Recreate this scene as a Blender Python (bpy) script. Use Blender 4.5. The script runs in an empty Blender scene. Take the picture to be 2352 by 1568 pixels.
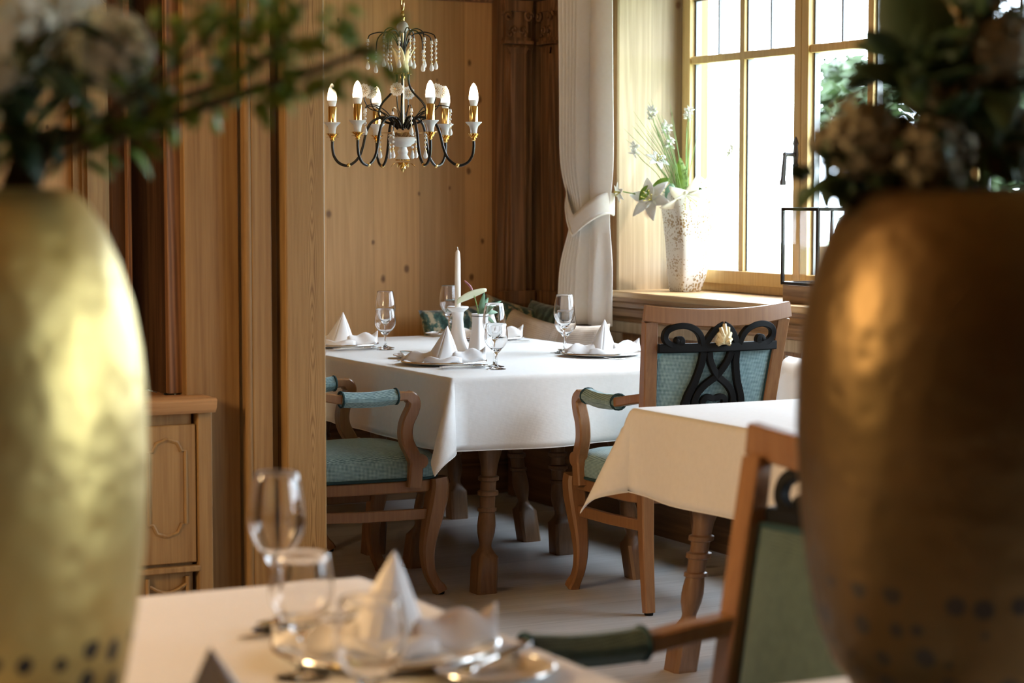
import bpy, bmesh, math, random
from mathutils import Vector, Matrix, Euler
random.seed(7)
PI = math.pi
S = bpy.context.scene
COL = S.collection
R = math.radians

# ------------------------------------------------------------------ camera, sky, sun, exposure
# world axes follow the room: +X to the window wall, +Y to the back wall
YAW = R(27.3)
cam = bpy.data.cameras.new('camera'); camo = bpy.data.objects.new('camera', cam); COL.objects.link(camo)
cam.sensor_width = 36; cam.lens = 75.0; cam.clip_start = .05; cam.clip_end = 300
camo.location = (0, 0, 1.37); camo.rotation_euler = (PI/2 - math.atan(348/4900), 0, -YAW)
cam.dof.use_dof = True; cam.dof.focus_distance = 7.3; cam.dof.aperture_fstop = 4.1
S.camera = camo
S.view_settings.view_transform = 'Standard'; S.view_settings.look = 'None'
S.view_settings.gamma = 1; S.view_settings.use_curve_mapping = False
S.view_settings.exposure = 0.0
S.cycles.use_denoising = True
S.cycles.max_bounces = 10; S.cycles.diffuse_bounces = 5; S.cycles.glossy_bounces = 4
S.cycles.transmission_bounces = 10; S.cycles.transparent_max_bounces = 16
S.cycles.sample_clamp_indirect = 8; S.cycles.caustics_reflective = False; S.cycles.caustics_refractive = False
SKY = 20.0
W = bpy.data.worlds.new('daylight'); S.world = W; W.use_nodes = True
bg = W.node_tree.nodes['Background']; bg.inputs[0].default_value = (.73, .87, 1, 1); bg.inputs[1].default_value = SKY
sun = bpy.data.lights.new('sun', 'SUN'); suno = bpy.data.objects.new('sun', sun); COL.objects.link(suno)
sun.energy = 6; sun.angle = R(1.5); sun.color = (1, .96, .90)
suno.rotation_euler = Vector((-.40, .36, -.85)).to_track_quat('-Z', 'Y').to_euler(); suno.location = (9, 4, 8)
for (ya, yb) in ((3.95, 8.2), (-1.2, 3.2)):
    l = bpy.data.lights.new('window_portal', 'AREA'); o = bpy.data.objects.new('window_portal', l); COL.objects.link(o)
    l.shape = 'RECTANGLE'; l.size = yb - ya; l.size_y = 1.5; l.cycles.is_portal = True
    o.location = (5.3, (ya+yb)/2, 1.65); o.rotation_euler = (PI/2, 0, PI/2)
FILL_LAMPS = [((-1.5, 3.6, 2.5), 320)]  # warm fill, added out of view on the left

# ------------------------------------------------------------------ materials
MATS = {}
def newmat(name):
    m = bpy.data.materials.new(name); m.use_nodes = True
    return m, m.node_tree.nodes, m.node_tree.links, m.node_tree.nodes['Principled BSDF']
def rgba(c): return (c[0], c[1], c[2], 1)
def srgb(r, g, b):
    f = lambda v: (v/255/12.92 if v <= 10 else ((v/255+.055)/1.055)**2.4)
    return (f(r), f(g), f(b))
def plain(name, c, rough=.5, metal=0, trans=0, ior=1.45, sheen=0, sss=0, emit=None, es=0, bump=None, alpha=None):
    if name in MATS: return MATS[name]
    m, N, L, B = newmat(name)
    B.inputs['Base Color'].default_value = rgba(c); B.inputs['Roughness'].default_value = rough
    B.inputs['Metallic'].default_value = metal; B.inputs['Transmission Weight'].default_value = trans
    B.inputs['IOR'].default_value = ior; B.inputs['Sheen Weight'].default_value = sheen
    if sss:
        B.inputs['Subsurface Weight'].default_value = sss; B.inputs['Subsurface Radius'].default_value = (.01, .01, .01)
    if emit: B.inputs['Emission Color'].default_value = rgba(emit); B.inputs['Emission Strength'].default_value = es
    if bump:
        tc = N.new('ShaderNodeTexCoord'); n = N.new('ShaderNodeTexNoise'); n.inputs['Scale'].default_value = bump[0]; n.inputs['Detail'].default_value = 3
        b = N.new('ShaderNodeBump'); b.inputs['Strength'].default_value = bump[1]; b.inputs['Distance'].default_value = .004
        L.new(tc.outputs['Object'], n.inputs['Vector']); L.new(n.outputs['Fac'], b.inputs['Height']); L.new(b.outputs[0], B.inputs['Normal'])
    MATS[name] = m
    return m
def math_node(N, L, op, a, b=None, c=None):
    n = N.new('ShaderNodeMath'); n.operation = op
    for i, v in enumerate((a, b, c)):
        if v is None: continue
        if isinstance(v, (int, float)): n.inputs[i].default_value = v
        else: L.new(v, n.inputs[i])
    return n.outputs[0]
def mixc(N, L, f, a, b, mode='MIX'):
    n = N.new('ShaderNodeMix'); n.data_type = 'RGBA'; n.blend_type = mode
    for s, v in ((0, f), (6, a), (7, b)):
        if isinstance(v, (int, float)): n.inputs[s].default_value = v
        elif isinstance(v, tuple): n.inputs[s].default_value = rgba(v)
        else: L.new(v, n.inputs[s])
    return n.outputs[2]
def wood(name, lo, hi, axis='Z', g=1.0, rough=.45, knots=0, plank=None, rings=.4, kc=None, seam=.5, kscale=2.6, sp=.35, cath=None):
    """pine/oak: fine streaks + cathedral rings along an axis, optional knots and plank joints"""
    if name in MATS: return MATS[name]
    m, N, L, B = newmat(name)
    tc = N.new('ShaderNodeTexCoord'); oc = tc.outputs['Object']
    sx = {'Z': (1, 1, .03), 'Y': (1, .03, 1), 'X': (.03, 1, 1)}[axis]
    def mp(k, off=None):
        q = N.new('ShaderNodeMapping'); q.inputs['Scale'].default_value = tuple(k*v for v in sx)
        if off is not None: L.new(off, q.inputs['Location'])
        L.new(oc, q.inputs['Vector']); return q.outputs[0]
    off = None; seamf = None; pr = None
    if plank:
        ax, w = plank
        sep = N.new('ShaderNodeSeparateXYZ'); L.new(oc, sep.inputs[0])
        q = math_node(N, L, 'DIVIDE', sep.outputs[ax], w)
        fl = math_node(N, L, 'FLOOR', q); fr = math_node(N, L, 'FRACT', q)
        wn = N.new('ShaderNodeTexWhiteNoise'); wn.noise_dimensions = '1D'; L.new(fl, wn.inputs['W'])
        off = wn.outputs['Color']; pr = wn.outputs['Value']
        d = math_node(N, L, 'ABSOLUTE', math_node(N, L, 'SUBTRACT', fr, .5))
        seamf = math_node(N, L, 'GREATER_THAN', d, .5 - .0012/w)
    n1 = N.new('ShaderNodeTexNoise'); n1.inputs['Scale'].default_value = 1; n1.inputs['Detail'].default_value = 6; n1.inputs['Roughness'].default_value = .65
    L.new(mp(130*g, off), n1.inputs['Vector'])
    n2 = N.new('ShaderNodeTexNoise'); n2.inputs['Scale'].default_value = 1; n2.inputs['Detail'].default_value = 2
    L.new(mp(7*g, off), n2.inputs['Vector'])
    # rings from the contour lines of a smooth field
    r_ = math_node(N, L, 'SINE', math_node(N, L, 'MULTIPLY', n2.outputs['Fac'], 75.0))
    r_ = math_node(N, L, 'MULTIPLY_ADD', r_, .5, .5)
    r_ = math_node(N, L, 'POWER', r_, 1.6)
    if cath is not None:
        sp_ = N.new('ShaderNodeSeparateXYZ'); L.new(oc, sp_.inputs[0])
        dx = math_node(N, L, 'ABSOLUTE', math_node(N, L, 'ADD', math_node(N, L, 'SUBTRACT', sp_.outputs[0], cath), math_node(N, L, 'MULTIPLY_ADD', n2.outputs['Fac'], .02, -.01)))
        wob = math_node(N, L, 'COSINE', math_node(N, L, 'MULTIPLY_ADD', sp_.outputs[2], 17.0, math_node(N, L, 'MULTIPLY', n2.outputs['Fac'], 14.0)))
        fld = math_node(N, L, 'SQRT', math_node(N, L, 'ADD', math_node(N, L, 'MULTIPLY', dx, dx), math_node(N, L, 'MULTIPLY', math_node(N, L, 'MULTIPLY_ADD', wob, .5, .5), .00020)))
        r_ = math_node(N, L, 'POWER', math_node(N, L, 'MULTIPLY_ADD', math_node(N, L, 'SINE', math_node(N, L, 'MULTIPLY', fld, 1500.0)), .5, .5), .6)
    f = math_node(N, L, 'ADD', math_node(N, L, 'MULTIPLY', n1.outputs['Fac'], 1-rings), math_node(N, L, 'MULTIPLY', r_, rings))
    cr = N.new('ShaderNodeValToRGB'); L.new(f, cr.inputs[0])
    cr.color_ramp.elements[0].position = .22; cr.color_ramp.elements[0].color = rgba(lo)
    cr.color_ramp.elements[1].position = .72; cr.color_ramp.elements[1].color = rgba(hi)
    col = cr.outputs[0]
    n3 = N.new('ShaderNodeTexNoise'); n3.inputs['Scale'].default_value = 1.1; n3.inputs['Detail'].default_value = 2
    L.new(oc, n3.inputs['Vector'])
    v = math_node(N, L, 'MULTIPLY_ADD', n3.outputs['Fac'], .5, .75)
    if pr is not None: v = math_node(N, L, 'MULTIPLY', v, math_node(N, L, 'MULTIPLY_ADD', pr, .3, .85))
    hs = N.new('ShaderNodeHueSaturation'); L.new(col, hs.inputs['Color']); L.new(v, hs.inputs['Value']); col = hs.outputs[0]
    if knots:
        sk = N.new('ShaderNodeSeparateXYZ'); L.new(oc, sk.inputs[0]); q = N.new('ShaderNodeCombineXYZ')
        a_, b_ = {'Z': (0, 2), 'Y': (0, 1), 'X': (1, 0)}[axis]
        L.new(math_node(N, L, 'MULTIPLY', math_node(N, L, 'ADD', sk.outputs[a_], sk.outputs[1] if axis == 'Z' else 0.0), kscale), q.inputs[0])
        L.new(math_node(N, L, 'MULTIPLY', sk.outputs[b_], kscale*.7), q.inputs[1])
        ns = N.new('ShaderNodeTexNoise'); ns.inputs['Scale'].default_value = 22; ns.inputs['Detail'].default_value = 2; L.new(oc, ns.inputs['Vector'])
        vo = N.new('ShaderNodeTexVoronoi'); vo.voronoi_dimensions = '2D'; vo.inputs['Scale'].default_value = 1; L.new(q.outputs[0], vo.inputs['Vector'])
        vd = math_node(N, L, 'MULTIPLY_ADD', ns.outputs['Fac'], .07, vo.outputs['Distance'])
        sepc = N.new('ShaderNodeSeparateColor'); L.new(vo.outputs['Color'], sepc.inputs[0])
        rad = math_node(N, L, 'MULTIPLY_ADD', sepc.outputs[1], .07, .075)
        k1 = math_node(N, L, 'SUBTRACT', 1, math_node(N, L, 'SMOOTHSTEP' if False else 'DIVIDE', vd, rad))
        kk = math_node(N, L, 'MULTIPLY', math_node(N, L, 'MAXIMUM', k1, 0), 1.7)
        gate = math_node(N, L, 'GREATER_THAN', sepc.outputs[0], 1-knots)
        kf = math_node(N, L, 'MULTIPLY', math_node(N, L, 'MINIMUM', kk, .8), gate)
        col = mixc(N, L, kf, col, kc or tuple(.3*c for c in lo))
    if seamf is not None:
        col = mixc(N, L, math_node(N, L, 'MULTIPLY', seamf, seam), col, tuple(.25*c for c in lo))
    L.new(col, B.inputs['Base Color'])
    B.inputs['Roughness'].default_value = rough; B.inputs['Specular IOR Level'].default_value = sp
    b = N.new('ShaderNodeBump'); b.inputs['Strength'].default_value = .12; b.inputs['Distance'].default_value = .002
    L.new(n1.outputs['Fac'], b.inputs['Height']); L.new(b.outputs[0], B.inputs['Normal'])
    MATS[name] = m
    return m
def weave(name, a, b, scale=420, rough=.9, soft=.6, sheen=.2):
    if name in MATS: return MATS[name]
    m, N, L, B = newmat(name)
    tc = N.new('ShaderNodeTexCoord'); sep = N.new('ShaderNodeSeparateXYZ'); L.new(tc.outputs['Object'], sep.inputs[0])
    # thread coordinates on the face the surface looks towards, so the weave reads as dots everywhere
    nrm = N.new('ShaderNodeSeparateXYZ'); L.new(tc.outputs['Normal'], nrm.inputs[0])
    ax, ay, az = [math_node(N, L, 'ABSOLUTE', nrm.outputs[i]) for i in range(3)]
    gz = math_node(N, L, 'GREATER_THAN', az, .6); gx = math_node(N, L, 'GREATER_THAN', ax, ay)
    def pick(g, p, q): return math_node(N, L, 'MULTIPLY_ADD', g, math_node(N, L, 'SUBTRACT', p, q), q)
    X_, Y_, Z_ = sep.outputs
    U = pick(gz, X_, pick(gx, Y_, X_)); V = pick(gz, Y_, Z_)
    u = math_node(N, L, 'SINE', math_node(N, L, 'MULTIPLY', math_node(N, L, 'ADD', U, V), scale))
    w = math_node(N, L, 'SINE', math_node(N, L, 'MULTIPLY', math_node(N, L, 'SUBTRACT', U, V), scale))
    f = math_node(N, L, 'MULTIPLY_ADD', math_node(N, L, 'MULTIPLY', u, w), soft, .5)
    n = N.new('ShaderNodeTexNoise'); n.inputs['Scale'].default_value = 60; n.inputs['Detail'].default_value = 4; L.new(tc.outputs['Object'], n.inputs['Vector'])
    f = math_node(N, L, 'ADD', f, math_node(N, L, 'MULTIPLY_ADD', n.outputs['Fac'], .8, -.4))
    f = math_node(N, L, 'MINIMUM', math_node(N, L, 'MAXIMUM', f, 0), 1)
    L.new(mixc(N, L, f, a, b), B.inputs['Base Color'])
    bp = N.new('ShaderNodeBump'); bp.inputs['Strength'].default_value = .35; bp.inputs['Distance'].default_value = .002
    L.new(f, bp.inputs['Height']); L.new(bp.outputs[0], B.inputs['Normal'])
    B.inputs['Roughness'].default_value = rough; B.inputs['Sheen Weight'].default_value = sheen
    MATS[name] = m
    return m
def pattern(name, a, b, c, scale=14):
    """printed cushion: foliage blotches and stripes"""
    m, N, L, B = newmat(name)
    tc = N.new('ShaderNodeTexCoord')
    n = N.new('ShaderNodeTexNoise'); n.inputs['Scale'].default_value = scale; n.inputs['Detail'].default_value = 6; n.inputs['Roughness'].default_value = .7
    L.new(tc.outputs['Object'], n.inputs['Vector'])
    w = N.new('ShaderNodeTexWave'); w.inputs['Scale'].default_value = 5; w.inputs['Distortion'].default_value = 9; w.inputs['Detail'].default_value = 3
    L.new(tc.outputs['Object'], w.inputs['Vector'])
    f = math_node(N, L, 'MULTIPLY_ADD', w.outputs['Fac'], .14, math_node(N, L, 'MULTIPLY', n.outputs['Fac'], .92))
    cr = N.new('ShaderNodeValToRGB'); L.new(f, cr.inputs[0]); cr.color_ramp.interpolation = 'EASE'
    cr.color_ramp.elements[0].position = .42; cr.color_ramp.elements[0].color = rgba(a)
    cr.color_ramp.elements[1].position = .62; cr.color_ramp.elements[1].color = rgba(c)
    e = cr.color_ramp.elements.new(.53); e.color = rgba(b)
    L.new(cr.outputs[0], B.inputs['Base Color']); B.inputs['Roughness'].default_value = .85; B.inputs['Sheen Weight'].default_value = .3
    return m

PINE_LO, PINE_HI = (.235, .118, .045), (.50, .29, .135)
wall_m = wood('pine_panelling', (.36, .195, .076), (.465, .265, .110), 'Z', 1, .5, knots=.75, plank=(0, .23), rings=.2, kscale=5.5, sp=.2, kc=(.085, .036, .014), seam=.3)
reveal_m = wood('pine_reveal', (.31, .225, .13), (.43, .325, .205), 'Z', 1, .5, knots=.9, kscale=4.2, plank=(0, .19), rings=.25, kc=(.14, .06, .025), seam=.3)
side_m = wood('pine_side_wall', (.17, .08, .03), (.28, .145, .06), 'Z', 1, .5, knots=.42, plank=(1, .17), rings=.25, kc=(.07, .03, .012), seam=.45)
post_m = wood('pine_post', (.195, .105, .038), (.315, .19, .074), 'Z', .8, .5, sp=.2, rings=.16, knots=.12, kc=(.06, .025, .01))
board_m = wood('cathedral_pine', (.165, .088, .030), (.32, .195, .076), 'Z', .8, .5, rings=.40, sp=.2, cath=2.335, knots=.1, kc=(.06, .025, .01))
dark_m = wood('pine_deep_shade', (.03, .014, .007), (.075, .038, .018), 'Z', 1.2, .6, rings=.3, sp=.1)  # deep shade behind the post is put into this wood colour
pil_m = wood('pine_shade_toned', (.10, .046, .019), (.25, .125, .054), 'Z', 1.2, .5, rings=.35, knots=.3, kc=(.02, .01, .005))  # darker brown pine; the dim corner's shade is mixed into the colour
pilr_m = wood('red_stained_pine', (.16, .062, .022), (.31, .14, .055), 'Z', 1.2, .5, rings=.35)
frame_m = wood('window_pine', (.48, .32, .13), (.62, .44, .20), 'Z', .8, .45, rings=.12, sp=.25)
sill_m = wood('sill_pine', (.40, .24, .105), (.62, .42, .22), 'Y', .8, .35, rings=.3)
ledge_m = wood('ledge_pine', (.26, .13, .05), (.50, .29, .13), 'X', .8, .4, rings=.3)
rail_m = wood('sill_moulding', (.15, .075, .028), (.34, .185, .08), 'Y', .8, .4, rings=.3)
ceil_m = wood('ceiling_pine', PINE_LO, PINE_HI, 'Y', 1, .55, plank=(0, .2), rings=.3, knots=.3)
floor_m = wood('oak_floor', (.46, .44, .43), (.66, .645, .64), 'X', .7, .30, plank=(1, .21), rings=.1, knots=.3, kc=(.16, .12, .10), seam=.5, sp=.55)
chair_m = wood('beech', (.20, .090, .035), (.30, .148, .060), 'Z', .9, .36, rings=.1, sp=.5)
table_m = wood('oak_leg', (.14, .074, .036), (.24, .135, .07), 'Z', .9, .32, rings=.12, sp=.5)
top_m = wood('oak_top', (.14, .07, .03), (.28, .15, .07), 'X', .9, .4, rings=.3)
bench_m = wood('bench_pine', (.10, .05, .022), (.22, .115, .05), 'X', .9, .45, rings=.3)
bench_y = wood('bench_pine_long', (.10, .05, .022), (.20, .105, .046), 'Y', .9, .45, rings=.2)
box_m = wood('lantern_wood', (.13, .075, .04), (.30, .19, .11), 'Y', .9, .5, rings=.3)
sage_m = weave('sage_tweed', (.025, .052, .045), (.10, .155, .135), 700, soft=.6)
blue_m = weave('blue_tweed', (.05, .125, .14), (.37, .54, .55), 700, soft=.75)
pipe_m = plain('piping', (.015, .05, .055), .8)
linen_m = weave('linen', (.74, .73, .71), (.83, .82, .81), 1800, soft=.15, sheen=.1)
nap_m = plain('napkin', (.84, .83, .83), .8, sheen=.15)
curt_m = weave('curtain_cloth', (.86, .82, .75), (.93, .91, .87), 1300, soft=.4)
black_m = plain('ebony_paint', (.005, .005, .005), .65); black_m.node_tree.nodes['Principled BSDF'].inputs['Specular IOR Level'].default_value = .2
iron_m = plain('black_iron', (.018, .016, .014), .3, .6)
steel_m = plain('grey_iron', (.12, .12, .13), .45, .8)
brass_m = plain('brass', (.83, .60, .24), .16, 1)
silver_m = plain('silver', (.80, .78, .74), .18, 1)
porc_m = plain('porcelain', (.86, .86, .86), .12)
wax_m = plain('candle_wax', (.88, .84, .76), .45, sss=.3)
frost_m = plain('frosted_glass', (.92, .92, .93), .3, trans=.35)
glass_m = plain('clear_glass', (1, 1, 1), 0, trans=1, ior=1.46)
ivory_m = plain('ivory_gilt', (.74, .62, .36), .35, .2)
amber_m = plain('amber_petal', (.50, .26, .06), .3, .2)
leaf_m = plain('leaf', (.125, .215, .022), .5)
leaf2_m = plain('dark_leaf', (.028, .062, .022), .55)
leaf3_m = plain('pale_leaf', (.14, .26, .16), .5)
stem_m = plain('stem', (.16, .26, .06), .6)
twig_m = plain('twig', (.07, .055, .025), .7)
petal_m = plain('white_petal', (.80, .80, .76), .6)
hyd_m = plain('cream_floret', (.80, .80, .66), .7)
hyd2_m = plain('faded_floret', (.20, .17, .10), .7)
stamen_m = plain('stamen', (.55, .48, .12), .6)
spathe_m = plain('spathe', (.74, .76, .52), .35)
spadix_m = plain('spadix', (.28, .09, .10), .5)
lace_m = weave('lace_cotton', (.62, .56, .50), (.80, .75, .70), 350, soft=.5)
cream_m = plain('pillow_white', (.80, .79, .78), .85, sheen=.2)
pil1_m = pattern('green_print', (.012, .045, .045), (.05, .13, .12), (.46, .42, .30), 26)
pil2_m = pattern('teal_print', (.010, .038, .040), (.028, .08, .08), (.10, .17, .16), 18)
pil3_m = pattern('pale_blue_print', (.30, .40, .42), (.55, .62, .62), (.75, .76, .74), 22)

def window_glass():
    m, N, L, B = newmat('window_glass'); N.remove(B)
    out = N['Material Output']; t = N.new('ShaderNodeBsdfTransparent'); g = N.new('ShaderNodeBsdfGlossy'); g.inputs['Roughness'].default_value = .02
    lw = N.new('ShaderNodeLayerWeight'); lw.inputs['Blend'].default_value = .5
    fr = math_node(N, L, 'MULTIPLY_ADD', math_node(N, L, 'POWER', lw.outputs['Facing'], 4.0), .5, .02)
    mx = N.new('ShaderNodeMixShader'); L.new(fr, mx.inputs[0]); L.new(t.outputs[0], mx.inputs[1]); L.new(g.outputs[0], mx.inputs[2]); L.new(mx.outputs[0], out.inputs[0])
    return m
pane_m = window_glass()
def gold_vase(nm, c1, c2):
    m, N, L, B = newmat(nm)
    tc = N.new('ShaderNodeTexCoord')
    v = N.new('ShaderNodeTexVoronoi'); v.inputs['Scale'].default_value = 34; v.feature = 'SMOOTH_F1'; L.new(tc.outputs['Object'], v.inputs['Vector'])
    mpn = N.new('ShaderNodeMapping'); mpn.inputs['Scale'].default_value = (1.5, 1.5, 3.2); L.new(tc.outputs['Object'], mpn.inputs['Vector'])
    n = N.new('ShaderNodeTexNoise'); n.inputs['Scale'].default_value = 6; n.inputs['Detail'].default_value = 5; L.new(mpn.outputs[0], n.inputs['Vector'])
    b = N.new('ShaderNodeBump'); b.inputs['Strength'].default_value = .35; b.inputs['Distance'].default_value = .006
    L.new(v.outputs['Distance'], b.inputs['Height']); L.new(b.outputs[0], B.inputs['Normal'])
    col = mixc(N, L, n.outputs['Fac'], c1, c2)
    # punched pattern round the foot
    sep = N.new('ShaderNodeSeparateXYZ'); L.new(tc.outputs['Object'], sep.inputs[0])
    band = math_node(N, L, 'LESS_THAN', sep.outputs[2], .185)
    v2 = N.new('ShaderNodeTexVoronoi'); v2.inputs['Scale'].default_value = 30; v2.inputs['Randomness'].default_value = .35; L.new(tc.outputs['Object'], v2.inputs['Vector'])
    dots = math_node(N, L, 'LESS_THAN', v2.outputs['Distance'], .36)
    k = math_node(N, L, 'MULTIPLY', band, dots)
    L.new(mixc(N, L, k, col, (.02, .014, .006)), B.inputs['Base Color'])
    L.new(math_node(N, L, 'MULTIPLY_ADD', k, -.9, 1), B.inputs['Metallic'])
    B.inputs['Roughness'].default_value = .42
    return m
gold_m = gold_vase('hammered_brass', (.48, .355, .11), (.66, .52, .21)); dark_vase_m = gold_vase('hammered_dark_metal', (.10, .066, .027), (.17, .112, .052))  # same hammered shader, much darker base colours for the right vase
def speckle_vase():
    m, N, L, B = newmat('speckled_ceramic')
    tc = N.new('ShaderNodeTexCoord')
    v = N.new('ShaderNodeTexVoronoi'); v.inputs['Scale'].default_value = 95; L.new(tc.outputs['Object'], v.inputs['Vector'])
    n = N.new('ShaderNodeTexNoise'); n.inputs['Scale'].default_value = 7; n.inputs['Detail'].default_value = 2; L.new(tc.outputs['Object'], n.inputs['Vector'])
    th = math_node(N, L, 'MULTIPLY_ADD', n.outputs['Fac'], 1.5, -.42)
    k = math_node(N, L, 'LESS_THAN', v.outputs['Distance'], th)
    L.new(mixc(N, L, k, (.58, .55, .50), (.26, .16, .06)), B.inputs['Base Color']); B.inputs['Roughness'].default_value = .5
    b = N.new('ShaderNodeBump'); b.inputs['Strength'].default_value = .3; b.inputs['Distance'].default_value = .004
    L.new(n.outputs['Fac'], b.inputs['Height']); L.new(b.outputs[0], B.inputs['Normal'])
    return m
speck_m = speckle_vase()
bulb_m = plain('lit_bulb', (1, .93, .8), .3, emit=(1, .80, .52), es=14)

# ------------------------------------------------------------------ mesh helpers
class MB:
    def __init__(s): s.v = []; s.f = []
    def add(s, vs, fs):
        b = len(s.v); s.v += [tuple(v) for v in vs]; s.f += [tuple(i+b for i in f) for f in fs]; return s
    def box(s, x0, x1, y0, y1, z0, z1):
        vs = [(x, y, z) for z in (z0, z1) for y in (y0, y1) for x in (x0, x1)]
        return s.add(vs, [(0, 2, 3, 1), (4, 5, 7, 6), (0, 1, 5, 4), (2, 6, 7, 3), (0, 4, 6, 2), (1, 3, 7, 5)])
    def loft(s, loops, cap=True, closed=True):
        n = len(loops[0]); vs = [p for l in loops for p in l]; fs = []
        for i in range(len(loops)-1):
            for j in range(n if closed else n-1):
                k = (j+1) % n; fs.append((i*n+j, i*n+k, (i+1)*n+k, (i+1)*n+j))
        if cap and closed:
            fs.append(tuple(reversed(range(n)))); fs.append(tuple(range((len(loops)-1)*n, len(loops)*n)))
        return s.add(vs, fs)
    def lathe(s, prof, seg=32, c=(0, 0, 0), sx=1, sy=1):
        loops = []
        for r, z in prof:
            r = max(r, .0002)
            loops.append([(c[0]+sx*r*math.cos(2*PI*j/seg), c[1]+sy*r*math.sin(2*PI*j/seg), c[2]+z) for j in range(seg)])
        return s.loft(loops, True)
    def tube(s, pts, r, seg=8, cap=True):
        """round sweep; r number or list, parallel transported"""
        pts = [Vector(p) for p in pts]; n = len(pts)
        rs = r if isinstance(r, (list, tuple)) else [r]*n
        t0 = (pts[1]-pts[0]).normalized(); up = Vector((0, 0, 1)) if abs(t0.z) < .9 else Vector((1, 0, 0))
        a = t0.cross(up).normalized(); loops = []
        for i in range(n):
            t = (pts[min(i+1, n-1)]-pts[max(i-1, 0)])
            t = t.normalized() if t.length > 1e-9 else t0
            a = (a - t*a.dot(t)).normalized(); b = t.cross(a)
            loops.append([pts[i] + (a*math.cos(2*PI*j/seg)+b*math.sin(2*PI*j/seg))*rs[i] for j in range(seg)])
        return s.loft(loops, cap)
    def sweep(s, pts, w, h, side, bev=.25):
        """rectangular section (chamfered) swept along pts; side = fixed side vector; w along side, h across"""
        pts = [Vector(p) for p in pts]; n = len(pts); side = Vector(side).normalized()
        ws = w if isinstance(w, (list, tuple)) else [w]*n; hs = h if isinstance(h, (list, tuple)) else [h]*n
        loops = []
        for i in range(n):
            t = (pts[min(i+1, n-1)]-pts[max(i-1, 0)]).normalized()
            a = (side - t*side.dot(t)).normalized(); b = t.cross(a)
            x, y = ws[i]/2, hs[i]/2; c = bev*min(x, y)
            loops.append([pts[i]+a*p+b*q for p, q in ((x, y-c), (x-c, y), (-x+c, y), (-x, y-c), (-x, -y+c), (-x+c, -y), (x-c, -y), (x, -y+c))])
        return s.loft(loops)
    def grid(s, fn, nu, nv):
        vs = [fn(i/nu, j/nv) for i in range(nu+1) for j in range(nv+1)]
        fs = [(i*(nv+1)+j, (i+1)*(nv+1)+j, (i+1)*(nv+1)+j+1, i*(nv+1)+j+1) for i in range(nu) for j in range(nv)]
        return s.add(vs, fs)
    def ball(s, c, r, seg=10, rings=6, sz=1):
        prof = [(r*math.sin(PI*i/rings), -r*sz*math.cos(PI*i/rings)) for i in range(rings+1)]
        return s.lathe(prof, seg, c)
    def leaf(s, p, d, n, ln, wd, curl=.2, seg=5):
        """curved pointed leaf with a fold along the midrib"""
        p = Vector(p); d = Vector(d).normalized(); n = Vector(n); n = (n-d*n.dot(d))
        n = n.normalized() if n.length > 1e-6 else d.orthogonal().normalized()
        sd = d.cross(n); vs = []
        for i in range(seg+1):
            t = i/seg; w = wd/2*math.sin(PI*min(1, t*.96+.02))**.8*(1-.25*t)
            c = p+d*ln*t - n*curl*ln*t*t
            vs += [c+sd*w+n*w*.35, c, c-sd*w+n*w*.35]
        fs = []
        for i in range(seg):
            a = 3*i; fs += [(a, a+1, a+4, a+3), (a+1, a+2, a+5, a+4)]
        return s.add(vs, fs)
    def build(s, name, mat, parent=None, smooth=True, bevel=0, solid=0, sub=0, loc=None, ang=.7):
        me = bpy.data.meshes.new(name); me.from_pydata(s.v, [], s.f)
        me.materials.append(mat)
        bm = bmesh.new(); bm.from_mesh(me); bmesh.ops.recalc_face_normals(bm, faces=bm.faces); bm.to_mesh(me); bm.free()
        if smooth: me.shade_smooth(); me.set_sharp_from_angle(angle=ang)
        o = bpy.data.objects.new(name, me); COL.objects.link(o)
        if parent: o.parent = parent
        if loc: o.location = loc
        if bevel:
            m = o.modifiers.new('bevel', 'BEVEL'); m.width = bevel; m.segments = 2; m.limit_method = 'ANGLE'; m.harden_normals = False
        if solid:
            m = o.modifiers.new('solid', 'SOLIDIFY'); m.thickness = solid; m.offset = 0
        if sub:
            m = o.modifiers.new('sub', 'SUBSURF'); m.levels = sub; m.render_levels = sub
        return o
def tag(o, label, cat, group=None, kind=None):
    o['label'] = label; o['category'] = cat
    if group: o['group'] = group
    if kind: o['kind'] = kind
    return o
def E(name, label, cat, loc=(0, 0, 0), rz=0, group=None):
    o = bpy.data.objects.new(name, None); COL.objects.link(o); o.empty_display_size = .05
    o.location = loc; o.rotation_euler = (0, 0, rz)
    return tag(o, label, cat, group)
def struct(o): o['kind'] = 'structure'; return o
def copy_tree(o, parent=None):
    c = o.copy(); COL.objects.link(c); c.parent = parent
    for ch in list(o.children): copy_tree(ch, c)
    return c
def place(o, loc, rz, label, group=None):
    o.location = loc; o.rotation_euler = (0, 0, rz); o['label'] = label
    if group: o['group'] = group
    return o
def spline(pts, n=6):
    """Catmull-Rom through pts"""
    P = [Vector(p) for p in pts]; P = [2*P[0]-P[1]] + P + [2*P[-1]-P[-2]]; out = []
    for i in range(1, len(P)-2):
        a, b, c, d = P[i-1:i+3]
        for k in range(n):
            t = k/n
            out.append(.5*((2*b)+(c-a)*t+(2*a-5*b+4*c-d)*t*t+(3*b-a-3*c+d)*t**3))
    out.append(P[-2]); return out

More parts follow.
